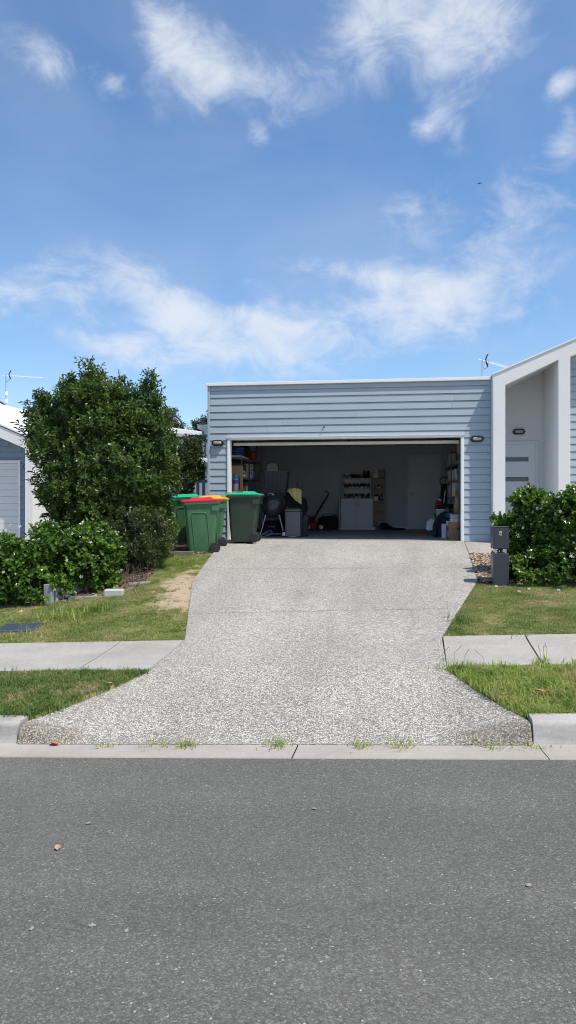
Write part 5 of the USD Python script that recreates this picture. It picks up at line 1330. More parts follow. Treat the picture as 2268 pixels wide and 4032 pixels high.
plant('hedge_plant', 'dark narrow hedge plant between the bins and the far picket fence', 'hedge', [px_ball(450, 1240, 15.1, .30, .5, .72), px_ball(474, 1150, 15.15, .17, .3, .30), px_ball(496, 1130, 15.2, .10, .2, .15), px_ball(440, 1150, 15.0, .22, .3, .30), px_ball(440, 1290, 15.2, .32, .4, .5), px_ball(482, 1185, 15.15, .14, .3, .22)], (-4.45, 15.2, gz(-4.45, 15.2)), M_HEDGE, .03, 10, seed=13, n_shoot=1700, per=8, L=.058, W=.034, shoot=.14, upw=.7, floor=flo, gap=.40, bough=.12)
# slender lance leaved plant at the left of the big tree
t = Thing('lance_leaved_tree', 'slender young tree with long narrow leaves, left of the big bushy tree', 'tree', (-5.55, 12.0, gz(-5.55, 12)))
r = np.random.default_rng(21)
bars, lv = [], []
for px, py in ((62, 1040), (38, 1062), (45, 1080), (92, 1030), (70, 1110), (85, 1150), (80, 1185), (75, 1210), (100, 1240), (100, 1270), (110, 1300), (60, 1010), (105, 1010), (120, 1130), (95, 1075)):
    b = P(px * DEC, py * DEC, 11.9 + r.normal(scale=.25)); a = np.array([-5.55, 12.05, max(1.2, b[2] - 1.0 - r.uniform(0, .3))])
    s = np.linspace(0, 1, 8)[:, None]; pts = a + (b - a) * s + np.array([0, 0, .18]) * np.sin(s * math.pi)
    bars.append(tube(pts, np.linspace(.010, .003, 8), 5))
    n = 30; q = np.linspace(.35, 1, n); pp = np.stack([np.interp(q, s[:, 0], pts[:, i]) for i in range(3)], 1)
    ang = np.arange(n) * 2.399; dirn = unit(pts[-1] - pts[3])
    d = np.stack([np.cos(ang), np.sin(ang), r.uniform(-.5, .5, n)], 1) + dirn * .8
    lv.append(leaves(pp, d, np.tile([0, 0, 1.0], (n, 1)) + r.normal(scale=.5, size=(n, 3)), r.uniform(.09, .15, n), r.uniform(.02, .03, n), curl=.3))
bars.append(tube([(-5.55, 12.0, gz(-5.55, 12)), (-5.52, 12.05, 1.6), (-5.55, 12.05, 2.6)], [.025, .02, .012], 7))
t.part('crown', cat(lv), M_LANCE, world=True); t.part('trunk', cat(bars), M_BARK, True, world=True)

# flowering carissa shrubs
def flower(r, c, nrm, size):
    e1 = unit(np.cross(nrm, [.2, .1, 1.0])); e2 = np.cross(nrm, e1); vs, fs = [], []
    a0 = r.uniform(0, 6.28)
    for k in range(5):
        a = a0 + k * 1.2566; d = e1 * math.cos(a) + e2 * math.sin(a); s = np.cross(nrm, d)
        n0 = len(vs)
        vs += [c + d * size * .06, c + d * size * .55 - s * size * .17 + nrm * size * .05, c + d * size + s * size * .05 - nrm * size * .06, c + d * size * .6 + s * size * .19 + nrm * size * .08]
        fs += [(n0, n0 + 2, n0 + 1), (n0, n0 + 3, n0 + 2)]
    return np.array(vs), np.array(fs)


def carissa(label, balls, base, nfl, seed, n_shoot):
    t = plant('carissa_shrub', label, 'shrub', balls, base, M_CARI, .02, 10, 'flowering shrubs', seed, n_shoot=n_shoot, per=7, L=.049, W=.047, shoot=.12, kind='round', upw=.6, floor=flo, gap=.35, inner=1.0, bough=.11, flat=1.0, tuft=10)
    r = np.random.default_rng(seed + 50)
    p, out = envelope(balls, 900, r, 1.08, 1.2, .36, seed, flo)
    ok = (out[:, 1] < .25) & (out[:, 2] > -.25); p, out = p[ok], out[ok]
    w = np.exp(1.2 * out[:, 2]); w /= w.sum()
    for i in r.choice(len(p), nfl, replace=False, p=w):
        nr = unit(out[i] + np.array([0, -.5, .35]) + r.normal(scale=.25, size=3))
        t.part('flower', flower(r, p[i] + nr * .02, nr, r.uniform(.022, .033)), M_PETAL, world=True)
    return t


CL = [px_ball(95, 1420, 9.9, .72, .6, .50), px_ball(205, 1400, 10.2, .52, .5, .38), px_ball(15, 1460, 9.6, .60, .5, .40), px_ball(-90, 1440, 9.8, .75, .6, .48), px_ball(225, 1435, 10.1, .34, .4, .30), px_ball(120, 1368, 10.2, .40, .4, .26), px_ball(70, 1490, 9.55, .5, .4, .26), px_ball(250, 1366, 10.3, .22, .3, .22), px_ball(45, 1385, 10.0, .3, .3, .22)]
carissa('round leaved shrub with white star flowers at the left, before the neighbouring garage', CL, (-4.85, 9.9, gz(-4.85, 9.9)), 42, 31, 2700)
CR = [px_ball(1372, 1375, 10.75, .50, .55, .58), px_ball(1340, 1315, 10.8, .30, .33, .34), px_ball(1332, 1278, 10.8, .18, .2, .2), px_ball(1425, 1318, 10.4, .36, .45, .36), px_ball(1460, 1390, 10.5, .60, .6, .55), px_ball(1300, 1330, 10.85, .22, .3, .24), px_ball(1560, 1385, 10.3, .75, .6, .65), px_ball(1350, 1435, 10.35, .30, .36, .25), px_ball(1268, 1306, 10.95, .14, .2, .08), px_ball(1480, 1285, 10.5, .28, .35, .28), px_ball(1430, 1445, 10.1, .5, .36, .25), px_ball(1345, 1450, 10.12, .28, .28, .17), px_ball(1400, 1455, 10.05, .4, .28, .17), px_ball(1300, 1440, 10.35, .12, .2, .16), px_ball(1480, 1455, 10.0, .4, .3, .2)]
carissa('round leaved shrub with white star flowers, right of the grey letterbox', CR, (2.3, 10.35, gz(2.3, 10.35)), 58, 33, 3100)
# fallen blossoms on the grass below it, each lying by itself
r = np.random.default_rng(8)
for px, py, lab in ((1331, 1482, 'white fallen blossom on the grass below the middle of right shrub'), (1306, 1489, 'white fallen blossom on right lawn left of the shrub middle'), (1249, 1476, 'white fallen blossom right at the foot of the letterbox'), (1405, 1485, 'small white fallen blossom on right lawn towards the picture edge'), (240, 1499, 'white fallen blossom on the mulch beside the pale concrete block'), (53, 1538, 'white fallen blossom on the left lawn below the shrub')):
    d_ = P(px * DEC, py * DEC, 1.0) - np.array([0, 0, EYE]); s = 5.0
    while EYE + d_[2] * s > gz(d_[0] * s, s) + .03: s += .02
    c = np.array([d_[0] * s, s, gz(d_[0] * s, s) + .035])
    single('fallen_blossom', flower(r, c, unit(np.array([.1, -.5, .8])), .026), M_PETAL, lab, 'blossom', 'fallen blossoms on the grass')
# bare twigs below the shrubs on the left
tw = []
for i in range(60):
    a = np.array([r.uniform(-4.35, -3.6), r.uniform(10.2, 10.9), 0]); a[2] = gz(a[0], a[1])
    b = a + [r.normal(scale=.12), r.normal(scale=.12), r.uniform(.08, .34)]
    tw.append(tube([a, (a + b) / 2 + r.normal(scale=.03, size=3), b], [.004, .003, .002], 4))
single('bare_twigs', cat(tw), M_BARK, 'tangle of bare grey brown twigs under the shrubs on the left', 'twigs', kind='stuff')

# ------------------------------------------------------------------ the neighbouring house on the left
NB = Thing('neighbour_house', 'neighbouring slate blue house with white metal roof and closed white garage door', 'house', (-9, 17.7, .62))
np_ = lambda name, mesh, m, smooth=False, **k: NB.part(name, mesh, m, smooth, world=True, **k)
NZ = .655
n_ridge = -13.0
nt = lambda x: 3.30 + .42 * (-8.87 - x) if x > n_ridge else 3.30 + .42 * (-8.87 - 2 * n_ridge + x)
mir = lambda x: 2 * n_ridge - x
po = [(-8.87, .5), (-8.87, nt(-8.87)), (n_ridge, nt(n_ridge)), (mir(-8.87), nt(-8.87)), (mir(-8.87), .5), (mir(-9.07), .5), (mir(-9.07), nt(-9.07) - .29), (n_ridge, nt(n_ridge) - .29), (-9.07, nt(-9.07) - .29), (-9.07, .5)]
np_('gable_frame', prism(Polygon(po), .5, 'xz', 17.3), M_RENDER)
np_('front_wall', prism([(mir(-9.0), .5), (-9.0, .5), (-9.0, 3.1), (n_ridge, 4.8), (mir(-9.0), 3.1)], .1, 'xz', 17.82), M_NBOARD)
DLn, DRn, DTn = -14.3, -9.51, 2.76
for k in range(27):
    z = NZ + .15 * k
    e = -9.08 - max(0, (z + .166 - (nt(-9.07) - .31)) / .42)
    if z < DTn + .05:
        np_('weatherboard', board(DRn + .06, -9.075, z, yb=17.82), M_NBOARD)
    elif mir(e) < e - .2:
        np_('weatherboard', board(mir(e), e, z, yb=17.82), M_NBOARD)
np_('door_trim', cat([box(DRn, DRn + .055, 17.77, 17.83, NZ - .02, DTn, .003), box(DLn, DRn + .055, 17.77, 17.83, DTn, DTn + .05, .003), box(DLn, DRn + .08, 17.75, 17.79, DTn + .0505, DTn + .065)]), M_WHITE)
dd = np_('garage_door', box(DLn, DRn, 17.81, 17.83, NZ - .01, DTn), M_WHITE)
M_NDOOR = mat('pale_door_panel', (.66, .66, .64), .5, vary=.02)
nz = 12
for k in range(nz):
    a = NZ + (DTn - NZ) * k / nz; b = NZ + (DTn - NZ) * (k + 1) / nz
    NB.part('door_slat', box(DLn + .005, DRn - .003, 17.785, 17.811, a + .006, b - .006, .008), M_NDOOR, world=True, parent=dd)
np_('side_wall', box(-9.0, -8.9, 17.8, 32, .5, 3.25), M_SMOOTHWHITE)
for s in (1, -1):
    X0, X1 = (-8.72, n_ridge) if s > 0 else (mir(-8.72), n_ridge)
    za, zb = 3.30 - .42 * .15 + .03, nt(n_ridge) + .03
    pts = Polygon([(X0, za), (X1, zb), (X1, zb + .04), (X0, za + .04)]).buffer(0)
    np_('roof', prism(pts, 14.8, 'xz', 17.28), M_ROOFW)
    n = 9
    if s > 0:
        for k in range(n):
            yk = 17.9 + k * 1.7
            np_('roof_rib', prism(Polygon([(X0, za + .0405), (X1, zb + .0405), (X1, zb + .06), (X0, za + .06)]).buffer(0), .04, 'xz', yk), M_ROOFW)
for k in range(7):
    pass
copy_of(wl, 'oval wall light on the slate blue boards beside the neighbouring garage door', (-9.24, 17.80, 2.66))

# ------------------------------------------------------------------ behind, between the houses
BH = Thing('rear_house', 'pale house with white gutter seen between the hedge and garage', 'house', (-6.5, 26, .9))
BH.part('wall', box(-13, -5.2, 26, 33, .6, 4.05), mat('pale_blue_wall', (.55, .58, .62), .8, vary=.03), world=True)
v, f = box(-13.2, -4.9, 25.5, 33.3, 4.05, 4.25)
v[:, 2] += (v[:, 0] + 6.5) * -.14
BH.part('roof', (v, f), M_ROOFW, world=True)
v, f = box(-13.25, -4.85, 25.38, 25.5, 4.12, 4.30, .01)
v[:, 2] += (v[:, 0] + 6.5) * -.14
BH.part('gutter', (v, f), M_WHITE, world=True)
BH.part('window', box(-6.35, -5.6, 25.96, 26.0, 2.6, 3.5), M_GLASS, world=True)
q = P(798, 1818, 19.6)
PT = Thing('patio_roof', 'white edged patio roof between hedge and garage, above the grey pickets', 'roof', (q[0], 19.6, .9))
v, f = box(q[0] - 1.2, q[0] + 1.2, 19.55, 22, 0, .10, .01); v[:, 2] += q[2] - (v[:, 0] - q[0]) * .12
PT.part('roof_edge', (v, f), M_WHITE, world=True)
v, f = box(q[0] - 1.15, q[0] + 1.15, 19.7, 22, -.3, -.001); v[:, 2] += q[2] - (v[:, 0] - q[0]) * .12
PT.part('fascia', (v, f), mat('pale_grey_wall', (.42, .43, .44), .8), world=True)
PT.part('post', box(q[0] - .5, q[0] - .4, 19.75, 19.85, .9, q[2] - .2), M_WHITE, world=True)
for k in range(9):
    xx = q[0] - .42 + k * .13
    PT.part('screen_bar', box(xx, xx + .05, 19.9, 19.93, q[2] + .12, q[2] + .75), M_DARK, world=True)
PT.part('screen_rail', box(q[0] - .5, q[0] + .75, 19.935, 19.96, q[2] + .70, q[2] + .78), M_DARK, world=True)
q0 = P(790, 1950, 17.2)
FN = Thing('picket_fence', 'grey vertical picket fence with light gaps behind the bins', 'fence', (-4.6, 17.2, .9))
M_PICK = mat('grey_picket', (.14, .15, .165), .7, vary=.1)
for k in range(12):
    xx = -5.45 + .145 * k
    FN.part('picket', box(xx, xx + .075, 17.18, 17.2, .92, 2.45, .004), M_PICK, world=True)
FN.part('rail', box(-5.5, -3.75, 17.201, 17.24, 1.15, 1.23), M_PICK, world=True); FN.part('rail', box(-5.5, -3.75, 17.201, 17.24, 2.2, 2.28), M_PICK, world=True)
FN.part('post', box(-3.86, -3.76, 17.1, 17.175, .9, 2.7), M_PICK, world=True)
single('yard_paving', sheet([(-6.6, 17.3), (-3.75, 17.3), (-3.75, 26), (-6.6, 26)], lambda x, y: G(x, y) + .01, .8), M_CONC, kind='structure')


def street_lamp(label, base, h, arm, dirx):
    t = Thing('street_lamp', label, 'street lamp', base, group='distant curved street lamps')
    pts = [(0, 0, 0), (0, 0, h * .5), (0, 0, h * .78)] + [(dirx * arm * (1 - math.cos(a)), 0, h * .78 + h * .22 * math.sin(a)) for a in np.linspace(.2, 1.45, 7)]
    t.part('pole', tube(pts, np.linspace(.085, .05, len(pts)), 8), M_CHAR, True)
    e = pts[-1]
    t.part('lamp_head', loft([rrect(.10, .09, .04, -.04), rrect(.32, .14, .08, .0), rrect(.30, .13, .08, .08), rrect(.12, .08, .04, .12)]), M_CHAR, 40)
    t.prim.GetStage().GetPrimAtPath(t.path + '/lamp_head')
    UsdGeom.Xformable(t.prim.GetStage().GetPrimAtPath(t.path + '/lamp_head')).AddTranslateOp().Set(Gf.Vec3d(e[0] + dirx * .25, 0, e[2]))
    return t


a = P(57, 1600, 44); street_lamp('black curved street lamp rising behind the neighbouring white roof', (a[0], 44, .3), 8.2, 1.6, -1)
a = P(727, 1690, 40); street_lamp('black curved street lamp far off, between big bushy tree and garage', (a[0], 40, .9), 5.8, .55, -1)


def far_tree(label, px, py, Y, blobs, seed):
    base = P(px, py, Y); r = np.random.default_rng(seed)
    balls = [tuple(P(x, y, Y + r.normal(scale=.8))) + (rx, rx, rz) for x, y, rx, rz in blobs]
    t = Thing('gum_tree', label, 'tree', (base[0], Y, .8), group='distant gum trees')
    t.part('crown', foliage(balls, 260, 8, .22, .09, .5, r, seed=seed, gap=.42, inner=.4, upw=.1), M_GUM, world=True)
    t.part('trunk', limbs((base[0], Y, .8), [b[:3] for b in balls], .16, r), M_BARK, True, world=True)


far_tree('open crowned gum tree behind the right shoulder of the big bushy tree', 650, 1760, 48, [(672, 1648, .6, .28), (700, 1668, .42, .2), (640, 1690, 1.0, .5), (688, 1690, .3, .2), (655, 1625, .5, .3), (630, 1640, .8, .45)], 61)
far_tree('dark gum tree showing against the sky just left of the garage corner', 800, 1800, 52, [(808, 1665, .55, .3), (782, 1688, .5, .25), (744, 1697, .35, .2), (815, 1695, .8, .4), (825, 1655, .6, .35)], 62)

# ------------------------------------------------------------------ garden edges on the left
M_SLEEP = mat('weathered_timber', (.17, .155, .115), .9, vary=.25, vscale=8, bump=.5, bscale=30, bdist=.006)
M_BLOCK = mat('concrete_block', (.42, .405, .375), .9, vary=.08, vscale=8, bump=.4, bscale=60, bdist=.004)
M_SLATE = mat('weathered_concrete', (.28, .285, .285), .9, vary=.15, vscale=6, bump=.3, bscale=40, bdist=.003)
t = Thing('timber_sleeper', 'long weathered timber sleeper edging the bed in front of bins', 'sleeper', (-3.78, 12.62, gz(-3.8, 12.6))); t.part('beam', move(box(-.62, .36, -.045, .045, -.08, .085, .006), (0, 0, 0), rz=6), M_SLEEP); t.part('stake', box(-.5, -.44, .05, .09, -.1, .06), M_SLEEP)
t = Thing('timber_sleeper', 'second timber sleeper lying further back under the bins', 'sleeper', (-4.0, 13.35, gz(-4, 13.3))); t.part('beam', move(box(-.6, .45, -.05, .05, -.05, .06, .006), rz=4), M_SLEEP)
t = Thing('edging_wall', 'short upright grey concrete slab at the right end of left shrub', 'concrete slab', (-4.50, 9.35, gz(-4.5, 9.35))); t.part('end_post', box(-.11, .0, -.05, .05, -.1, .26, .006), M_SLATE); t.part('slab', move(box(-.045, .015, .051, 1.15, -.1, .235, .005), rz=-14), M_SLATE)
t = Thing('edging_board', 'low dark garden edging along the mulch behind the grass', 'edging', (-4.35, 9.5, gz(-4.3, 9.5))); t.part('strip', move(box(0, .55, -.012, .012, -.06, .045, .003), rz=18), M_SLATE)
t = Thing('concrete_block', 'pale rounded concrete block on the lawn edge below the mulch', 'block', (-3.78, 9.74, gz(-3.78, 9.74))); t.part('block', move(box(-.135, .135, -.07, .07, -.03, .085, .018), rz=10), M_BLOCK)
t = Thing('edging_board', 'short pale garden edging beside the mulch further up the slope', 'edging', (-3.62, 10.35, gz(-3.6, 10.35))); t.part('strip', move(box(-.18, .18, -.012, .012, -.06, .04, .003), rz=50), M_SLATE)
t = Thing('pit_cover', 'blue grey plastic meter pit cover set flush into left lawn', 'cover', (-4.36, 8.16, gz(-4.36, 8.16) + .004)); M_PIT = mat('pit_plastic', (.055, .075, .10), .6, vary=.15, vscale=20, bump=.6, bscale=120, bdist=.004)
v, f = box(-.24, .24, -.17, .17, -.03, .018, .006); v[:, 2] += .042 * v[:, 0] + .10 * v[:, 1]
t.part('plate', (v, f), M_PIT)
v, f = cat([box(-.22, .22, y - .008, y + .008, .0185, .023) for y in np.linspace(-.13, .13, 7)]); v[:, 2] += .042 * v[:, 0] + .10 * v[:, 1]
t.part('tread', (v, f), M_PIT)

# ------------------------------------------------------------------ mulch, pebbles, grass, fallen leaves
def chips(name, n, poly, size, m, lift=.0, seed=3, flat=.35, tag_=None):
    r = np.random.default_rng(seed); x0, y0, x1, y1 = poly.bounds
    p = np.column_stack([r.uniform(x0, x1, n * 3), r.uniform(y0, y1, n * 3)]); p = p[contains_xy(poly, p[:, 0], p[:, 1])][:n]
    n = len(p); base = np.array([(1, 0, 0), (.3, .9, .1), (-.8, .5, 0), (-.7, -.6, .1), (.4, -.8, 0), (.1, .1, .8), (-.1, 0, -.6)])
    f = np.array([(0, 1, 5), (1, 2, 5), (2, 3, 5), (3, 4, 5), (4, 0, 5), (1, 0, 6), (2, 1, 6), (3, 2, 6), (4, 3, 6), (0, 4, 6)])
    a = r.uniform(0, 6.28, n); s = size * r.uniform(.55, 1.3, n); e = r.uniform(.5, 1, n)
    v = base[None] * (1 + r.normal(scale=.12, size=(n, 7, 1))) * s[:, None, None] * np.array([1, 1, flat])
    v[:, :, 1] *= e[:, None]
    tilt = r.normal(scale=.35, size=n)
    v[:, :, 2] += v[:, :, 0] * tilt[:, None]
    w = v.copy(); w[:, :, 0] = v[:, :, 0] * np.cos(a)[:, None] - v[:, :, 1] * np.sin(a)[:, None]; w[:, :, 1] = v[:, :, 0] * np.sin(a)[:, None] + v[:, :, 1] * np.cos(a)[:, None]
    z = G(p[:, 0], p[:, 1]) + lift + r.uniform(0, size * .5, n)
    w += np.column_stack([p, z])[:, None, :]
    return single(name, (w.reshape(-1, 3), (f[None] + (np.arange(n) * 7)[:, None, None]).reshape(-1, 3)), m, *tag_, kind='stuff')


def island_mat(name, stops, rough=.85):
    TONED.add('/World/Looks/' + name)
    n = {'g': ('attribute', {'attribute': 'tone'}), 'r': ('rgb_ramp', {'ramp': stops}), 'p': ('principled_bsdf', {'roughness': rough, 'specular_ior_level': .25})}
    return usdkit.material(stage, '/World/Looks/' + name, n, [('g.fac', 'r.fac'), ('r.color', 'p.base_color')], surface='p.BSDF')


M_MULCH = island_mat('bark_mulch', [(0, (.045, .028, .018)), (.5, (.12, .07, .042)), (.8, (.22, .135, .085)), (1, (.34, .25, .17))])
M_PEB = island_mat('river_pebble', [(0, (.085, .053, .036)), (.35, (.21, .13, .084)), (.65, (.32, .225, .15)), (1, (.52, .45, .37))], .7)
BED_L = Polygon([(-8.8, 9.1), (-4.95, 9.15), (-4.4, 9.45), (-3.92, 9.78), (-3.58, 10.2), (-3.62, 10.8), (-3.72, 11.6), (-3.95, 12.5), (-3.16, 12.72), (-3.14, 13.2), (-3.33, 14.6), (-3.76, 15.3), (-8.8, 15.3)])
BED_R = Polygon([(1.43, 12.74), (1.29, 10.5), (1.30, 10.08), (1.75, 10.06), (4.6, 10.0), (4.6, 12.78)])
structure('garden_bed', sheet(BED_L, lambda x, y: G(x, y) + .012, .15, .03), M_SOIL, True)
structure('garden_bed', sheet(BED_R, lambda x, y: G(x, y) + .012, .15, .03), M_SOIL, True)
chips('bark_mulch', 9000, BED_L.intersection(Polygon([(-6.5, 8), (-3, 8), (-3, 15), (-6.5, 15)])), .024, M_MULCH, .022, 3, .3, ('brown bark mulch and dry leaves under the hedge on the left', 'mulch'))
chips('river_pebbles', 6500, BED_R.intersection(Polygon([(1.2, 9.9), (2.6, 9.9), (2.6, 12.75), (1.2, 12.75)])), .030, M_PEB, .026, 4, .62, ('tan river pebbles between the driveway and the letterbox', 'pebbles'))

# grass: blades grow in small tufts; the tufts are scattered over the lawns
M_GRASS = None
def grass_material(name, stops, trans=.3):
    TONED.add('/World/Looks/' + name)
    n = {'g': ('geometry', {}), 'at': ('attribute', {'attribute': 'tone'}), 'o': ('object_info', {}), 'n': ('noise_texture', {'scale': 2.2, 'detail': 5.0, 'roughness': .65}), 's': ('map_range', {'from_min': .32, 'from_max': .68, 'to_min': -.2, 'to_max': .65}), 'a': ('math', {'math_type': 'multiply_add', 'value2': .28}), 'b': ('math', {'math_type': 'multiply_add', 'value2': .25}),
         'r': ('rgb_ramp', {'ramp': stops}), 'p': ('principled_bsdf', {'roughness': .5, 'specular_ior_level': .35}), 't': ('translucent_bsdf', {}), 'm': ('mix_closure', {'fac': trans})}
    l = [('g.position', 'n.vector'), ('n.fac', 's.value'), ('o.random', 'a.value1'), ('s.result', 'a.value3'), ('at.fac', 'b.value1'), ('a.value', 'b.value3'), ('b.value', 'r.fac'), ('r.color', 'p.base_color'), ('r.color', 't.color'), ('p.BSDF', 'm.closure1'), ('t.BSDF', 'm.closure2')]
    return usdkit.material(stage, '/World/Looks/' + name, n, l, surface='m.closure')


M_TURF = grass_material('turf_blade', [(0, (.13, .20, .045)), (.4, (.23, .29, .075)), (.65, (.34, .34, .12)), (.85, (.46, .39, .20)), (1, (.56, .45, .28))])
M_LUSH = grass_material('lush_blade', [(0, (.13, .21, .035)), (.4, (.26, .35, .07)), (.72, (.38, .42, .11)), (.9, (.48, .43, .19)), (1, (.56, .47, .28))], .35)
M_DEEP = grass_material('deep_green_blade', [(0, (.075, .13, .028)), (.45, (.13, .20, .042)), (.72, (.22, .25, .075)), (.88, (.36, .31, .16)), (1, (.48, .40, .25))], .3)


def tuft(n, h, spread, w, r, lean=.6):
    vs, fs = [], []
    for i in range(n):
        a = r.uniform(0, 6.28); c = np.array([r.normal(scale=spread), r.normal(scale=spread), -.01]); hh = h * r.uniform(.5, 1.15)
        d = np.array([math.cos(a), math.sin(a), 0]); s = np.array([-d[1], d[0], 0]) * w * .5
        l1 = lean * r.uniform(.2, 1) * hh
        p1 = c + d * l1 * .35 + [0, 0, hh * .6]; p2 = c + d * l1 + [0, 0, hh * (1 - .25 * lean)]
        k = len(vs); vs += [c - s, c + s, p1 + s * .8, p1 - s * .8, p2]; fs += [(k, k + 1, k + 2), (k, k + 2, k + 3), (k + 3, k + 2, k + 4)]
    return np.array(vs), np.array(fs)


def scatter(name, protos, pts, scales, m, label, cat_):
    path = path_for('/World', name)
    pi = UsdGeom.PointInstancer.Define(stage, path); tag(pi, label, cat_, None, 'stuff')
    rel = pi.CreatePrototypesRel(); r = np.random.default_rng(len(pts))
    for i, t in enumerate(protos):
        add_tone(usdkit.mesh(stage, f'{path}/tuft_{i:03d}', t, m), t[1], m); rel.AddTarget(f'{path}/tuft_{i:03d}')
    pi.CreateProtoIndicesAttr(Vt.IntArray.FromNumpy(r.integers(0, len(protos), len(pts)).astype(np.int32)))
    pi.CreatePositionsAttr(Vt.Vec3fArray.FromNumpy(pts.astype(np.float32)))
    a = r.uniform(0, 6.28, len(pts))
    pi.CreateOrientationsAttr(Vt.QuathArray([Gf.Quath(float(math.cos(x / 2)), 0, 0, float(math.sin(x / 2))) for x in a]))
    pi.CreateScalesAttr(Vt.Vec3fArray.FromNumpy(np.repeat(scales[:, None], 3, 1).astype(np.float32)))


def strew(poly, n, seed, thin=None):
    r = np.random.default_rng(seed); x0, y0, x1, y1 = poly.bounds
    p = np.column_stack([r.uniform(x0, x1, n), r.uniform(y0, y1, n)]); p = p[contains_xy(poly, p[:, 0], p[:, 1])]
    if thin is not None: p = p[r.uniform(size=len(p)) < thin(p)]
    return np.column_stack([p, G(p[:, 0], p[:, 1])])


def bare(p):
    """1 where turf grows, towards 0 on the worn sandy patch beside the driveway and the mulch"""
    q = (p - np.array([-2.82, 9.95])); c, s = math.cos(.22), math.sin(.22)
    u, v = (q[:, 0] * c + q[:, 1] * s) / .62, (-q[:, 0] * s + q[:, 1] * c) / 1.75
    k = np.clip(1 - np.hypot(u, v), 0, 1) + 1.5 * (meshkit.fbm(np.column_stack([p * 3.2, np.zeros(len(p))]), 4, 5) - .5)
    return np.clip(1 - (k - .12) / .3, .035, 1)


WALK = Polygon([(-15, FRONT - .01), (8, FRONT - .01), (8, BACK + .012), (-15, BACK + .012)])
r = np.random.default_rng(17)
short = [tuft(16, .032, .022, .0042, r, 1.1) for _ in range(6)]
tall = [tuft(14, .11, .03, .006, r, 1.0) for _ in range(5)]
mid = [tuft(15, .05, .024, .005, r, 1.0) for _ in range(5)]
up_l = LAWN_L.difference(WALK).difference(BED_L).intersection(Polygon([(-7.6, 7.4), (0, 7.4), (0, 14.6), (-7.6, 14.6)]))
up_r = LAWN_R.difference(WALK).difference(BED_R).intersection(Polygon([(0, 7.4), (5, 7.4), (5, 10.1), (0, 10.1)]))
vl = LAWN_L.difference(WALK).intersection(Polygon([(-6.5, 5.285), (0, 5.285), (0, 6.45), (-6.5, 6.45)]))
vr = LAWN_R.difference(WALK).intersection(Polygon([(0, 5.285), (4, 5.285), (4, 6.45), (0, 6.45)]))


def lay(name, poly, dens, protos, m, label, seed, thin=None, s0=.7, s1=1.3, cat_='grass'):
    p = strew(poly, int(dens * (poly.bounds[2] - poly.bounds[0]) * (poly.bounds[3] - poly.bounds[1])), seed, thin)
    s = np.random.default_rng(seed + 1).uniform(s0, s1, len(p)) * (.75 + .6 * meshkit.noise(p * [1.7, 1.7, 0], seed))
    scatter(name, protos, p, s, m, label, cat_)


lay('grass', up_l, 1150, short, M_TURF, 'short dry green turf on the slope left of the driveway', 41, bare)
lay('grass', up_r, 1150, short, M_TURF, 'short turf on the lawn right of the driveway', 42)
lay('grass', vl, 1300, mid, M_DEEP, 'green turf strip between left footpath and kerb', 43)
lay('grass', vr, 1100, mid, M_LUSH, 'green turf strip between right footpath and kerb', 44)
# long grass: along the verge on the right, below the bins
edge = vr.intersection(Polygon([(0, 5.9), (4, 5.9), (4, 6.45), (0, 6.45)])).union(vr.intersection(Polygon([(.5, 6.5), (.5, 6.1), (1.0, 5.285), (1.45, 5.285), (1.3, 6), (1.6, 6.5)])))
lay('long_grass', edge, 230, tall, M_LUSH, 'long arching grass along the verge right of the driveway', 45, s0=.4, s1=1.15)
lay('long_grass', Polygon([(-3.95, 12.1), (-3.3, 12.55), (-3.12, 12.6), (-3.06, 11.9), (-3.35, 11.8), (-3.8, 11.5)]), 420, tall, M_LUSH, 'rank green grass below the timber sleeper at the bins', 46, s0=.45, s1=1.0)
lay('long_grass', Polygon([(-6, 6.30), (-2.5, 6.36), (-2.2, 6.42), (-6, 6.42)]), 120, tall, M_DEEP, 'longer grass fringe along the front of the left footpath', 47, s0=.35, s1=.9)


def weed(label, at, n, h, spread, m, seed, lean=1.0, w=.007, heads=0):
    rr = np.random.default_rng(seed); z = at[2] if len(at) > 2 else gz(at[0], at[1])
    t = Thing('grass_tuft', label, 'grass tuft', (at[0], at[1], z))
    t.part('blades', tuft(n, h, spread, w, rr, lean), m, kind='stuff')
    if heads:
        t.part('seed_stalks', cat([tube([(x, y, 0), (x + rr.normal(scale=.02), y, h * 1.1), (x + rr.normal(scale=.05), y, h * 1.6)], [.0015, .0015, .003], 4) for x, y in rr.normal(scale=spread, size=(heads, 2))]), mat('seed_stalk', (.22, .20, .09), .8), kind='stuff')


weed('big bright tuft of broad grass on the left lawn above the pit cover', (-3.98, 8.62), 170, .16, .16, M_LUSH, 71, 1.2, .012, 7)
weed('second half of the bright broad grass clump, nearer the concrete block', (-3.72, 8.92), 90, .14, .12, M_LUSH, 72, 1.2, .012, 4)
weed('thin tuft of tall grass between pit cover and left footpath', (-4.05, 7.82), 34, .13, .10, M_TURF, 73, 1.0, .008, 3)
weed('dark green tuft against the right driveway edge on the lawn', (.84, 8.1), 70, .14, .09, M_DEEP, 74, 1.1, .008, 4)
weed('leafy weed tuft at the back edge of the right footpath', (1.25, 7.62), 60, .05, .12, M_DEEP, 75, 1.0, .009)
weed('broad leaved weed in the right verge near the orange leaf', (1.30, 5.62), 60, .09, .05, M_DEEP, 76, 1.3, .014)
weed('tall spiky weed standing at the back of the right verge', (1.35, 6.40), 40, .12, .07, M_LUSH, 77, .8, .010, 3)
weed('tall spiky weed at the right end of the right verge', (1.62, 6.40), 34, .12, .06, M_LUSH, 78, .8, .010, 2)
weed('fringe of grass where driveway meets the right verge corner', (.62, 6.33), 60, .12, .09, M_LUSH, 79, 1.0, .006, 4)
weed('small green tuft on bare sand beside the driveway', (-2.72, 9.35), 70, .035, .09, M_DEEP, 80, 1.0, .006)
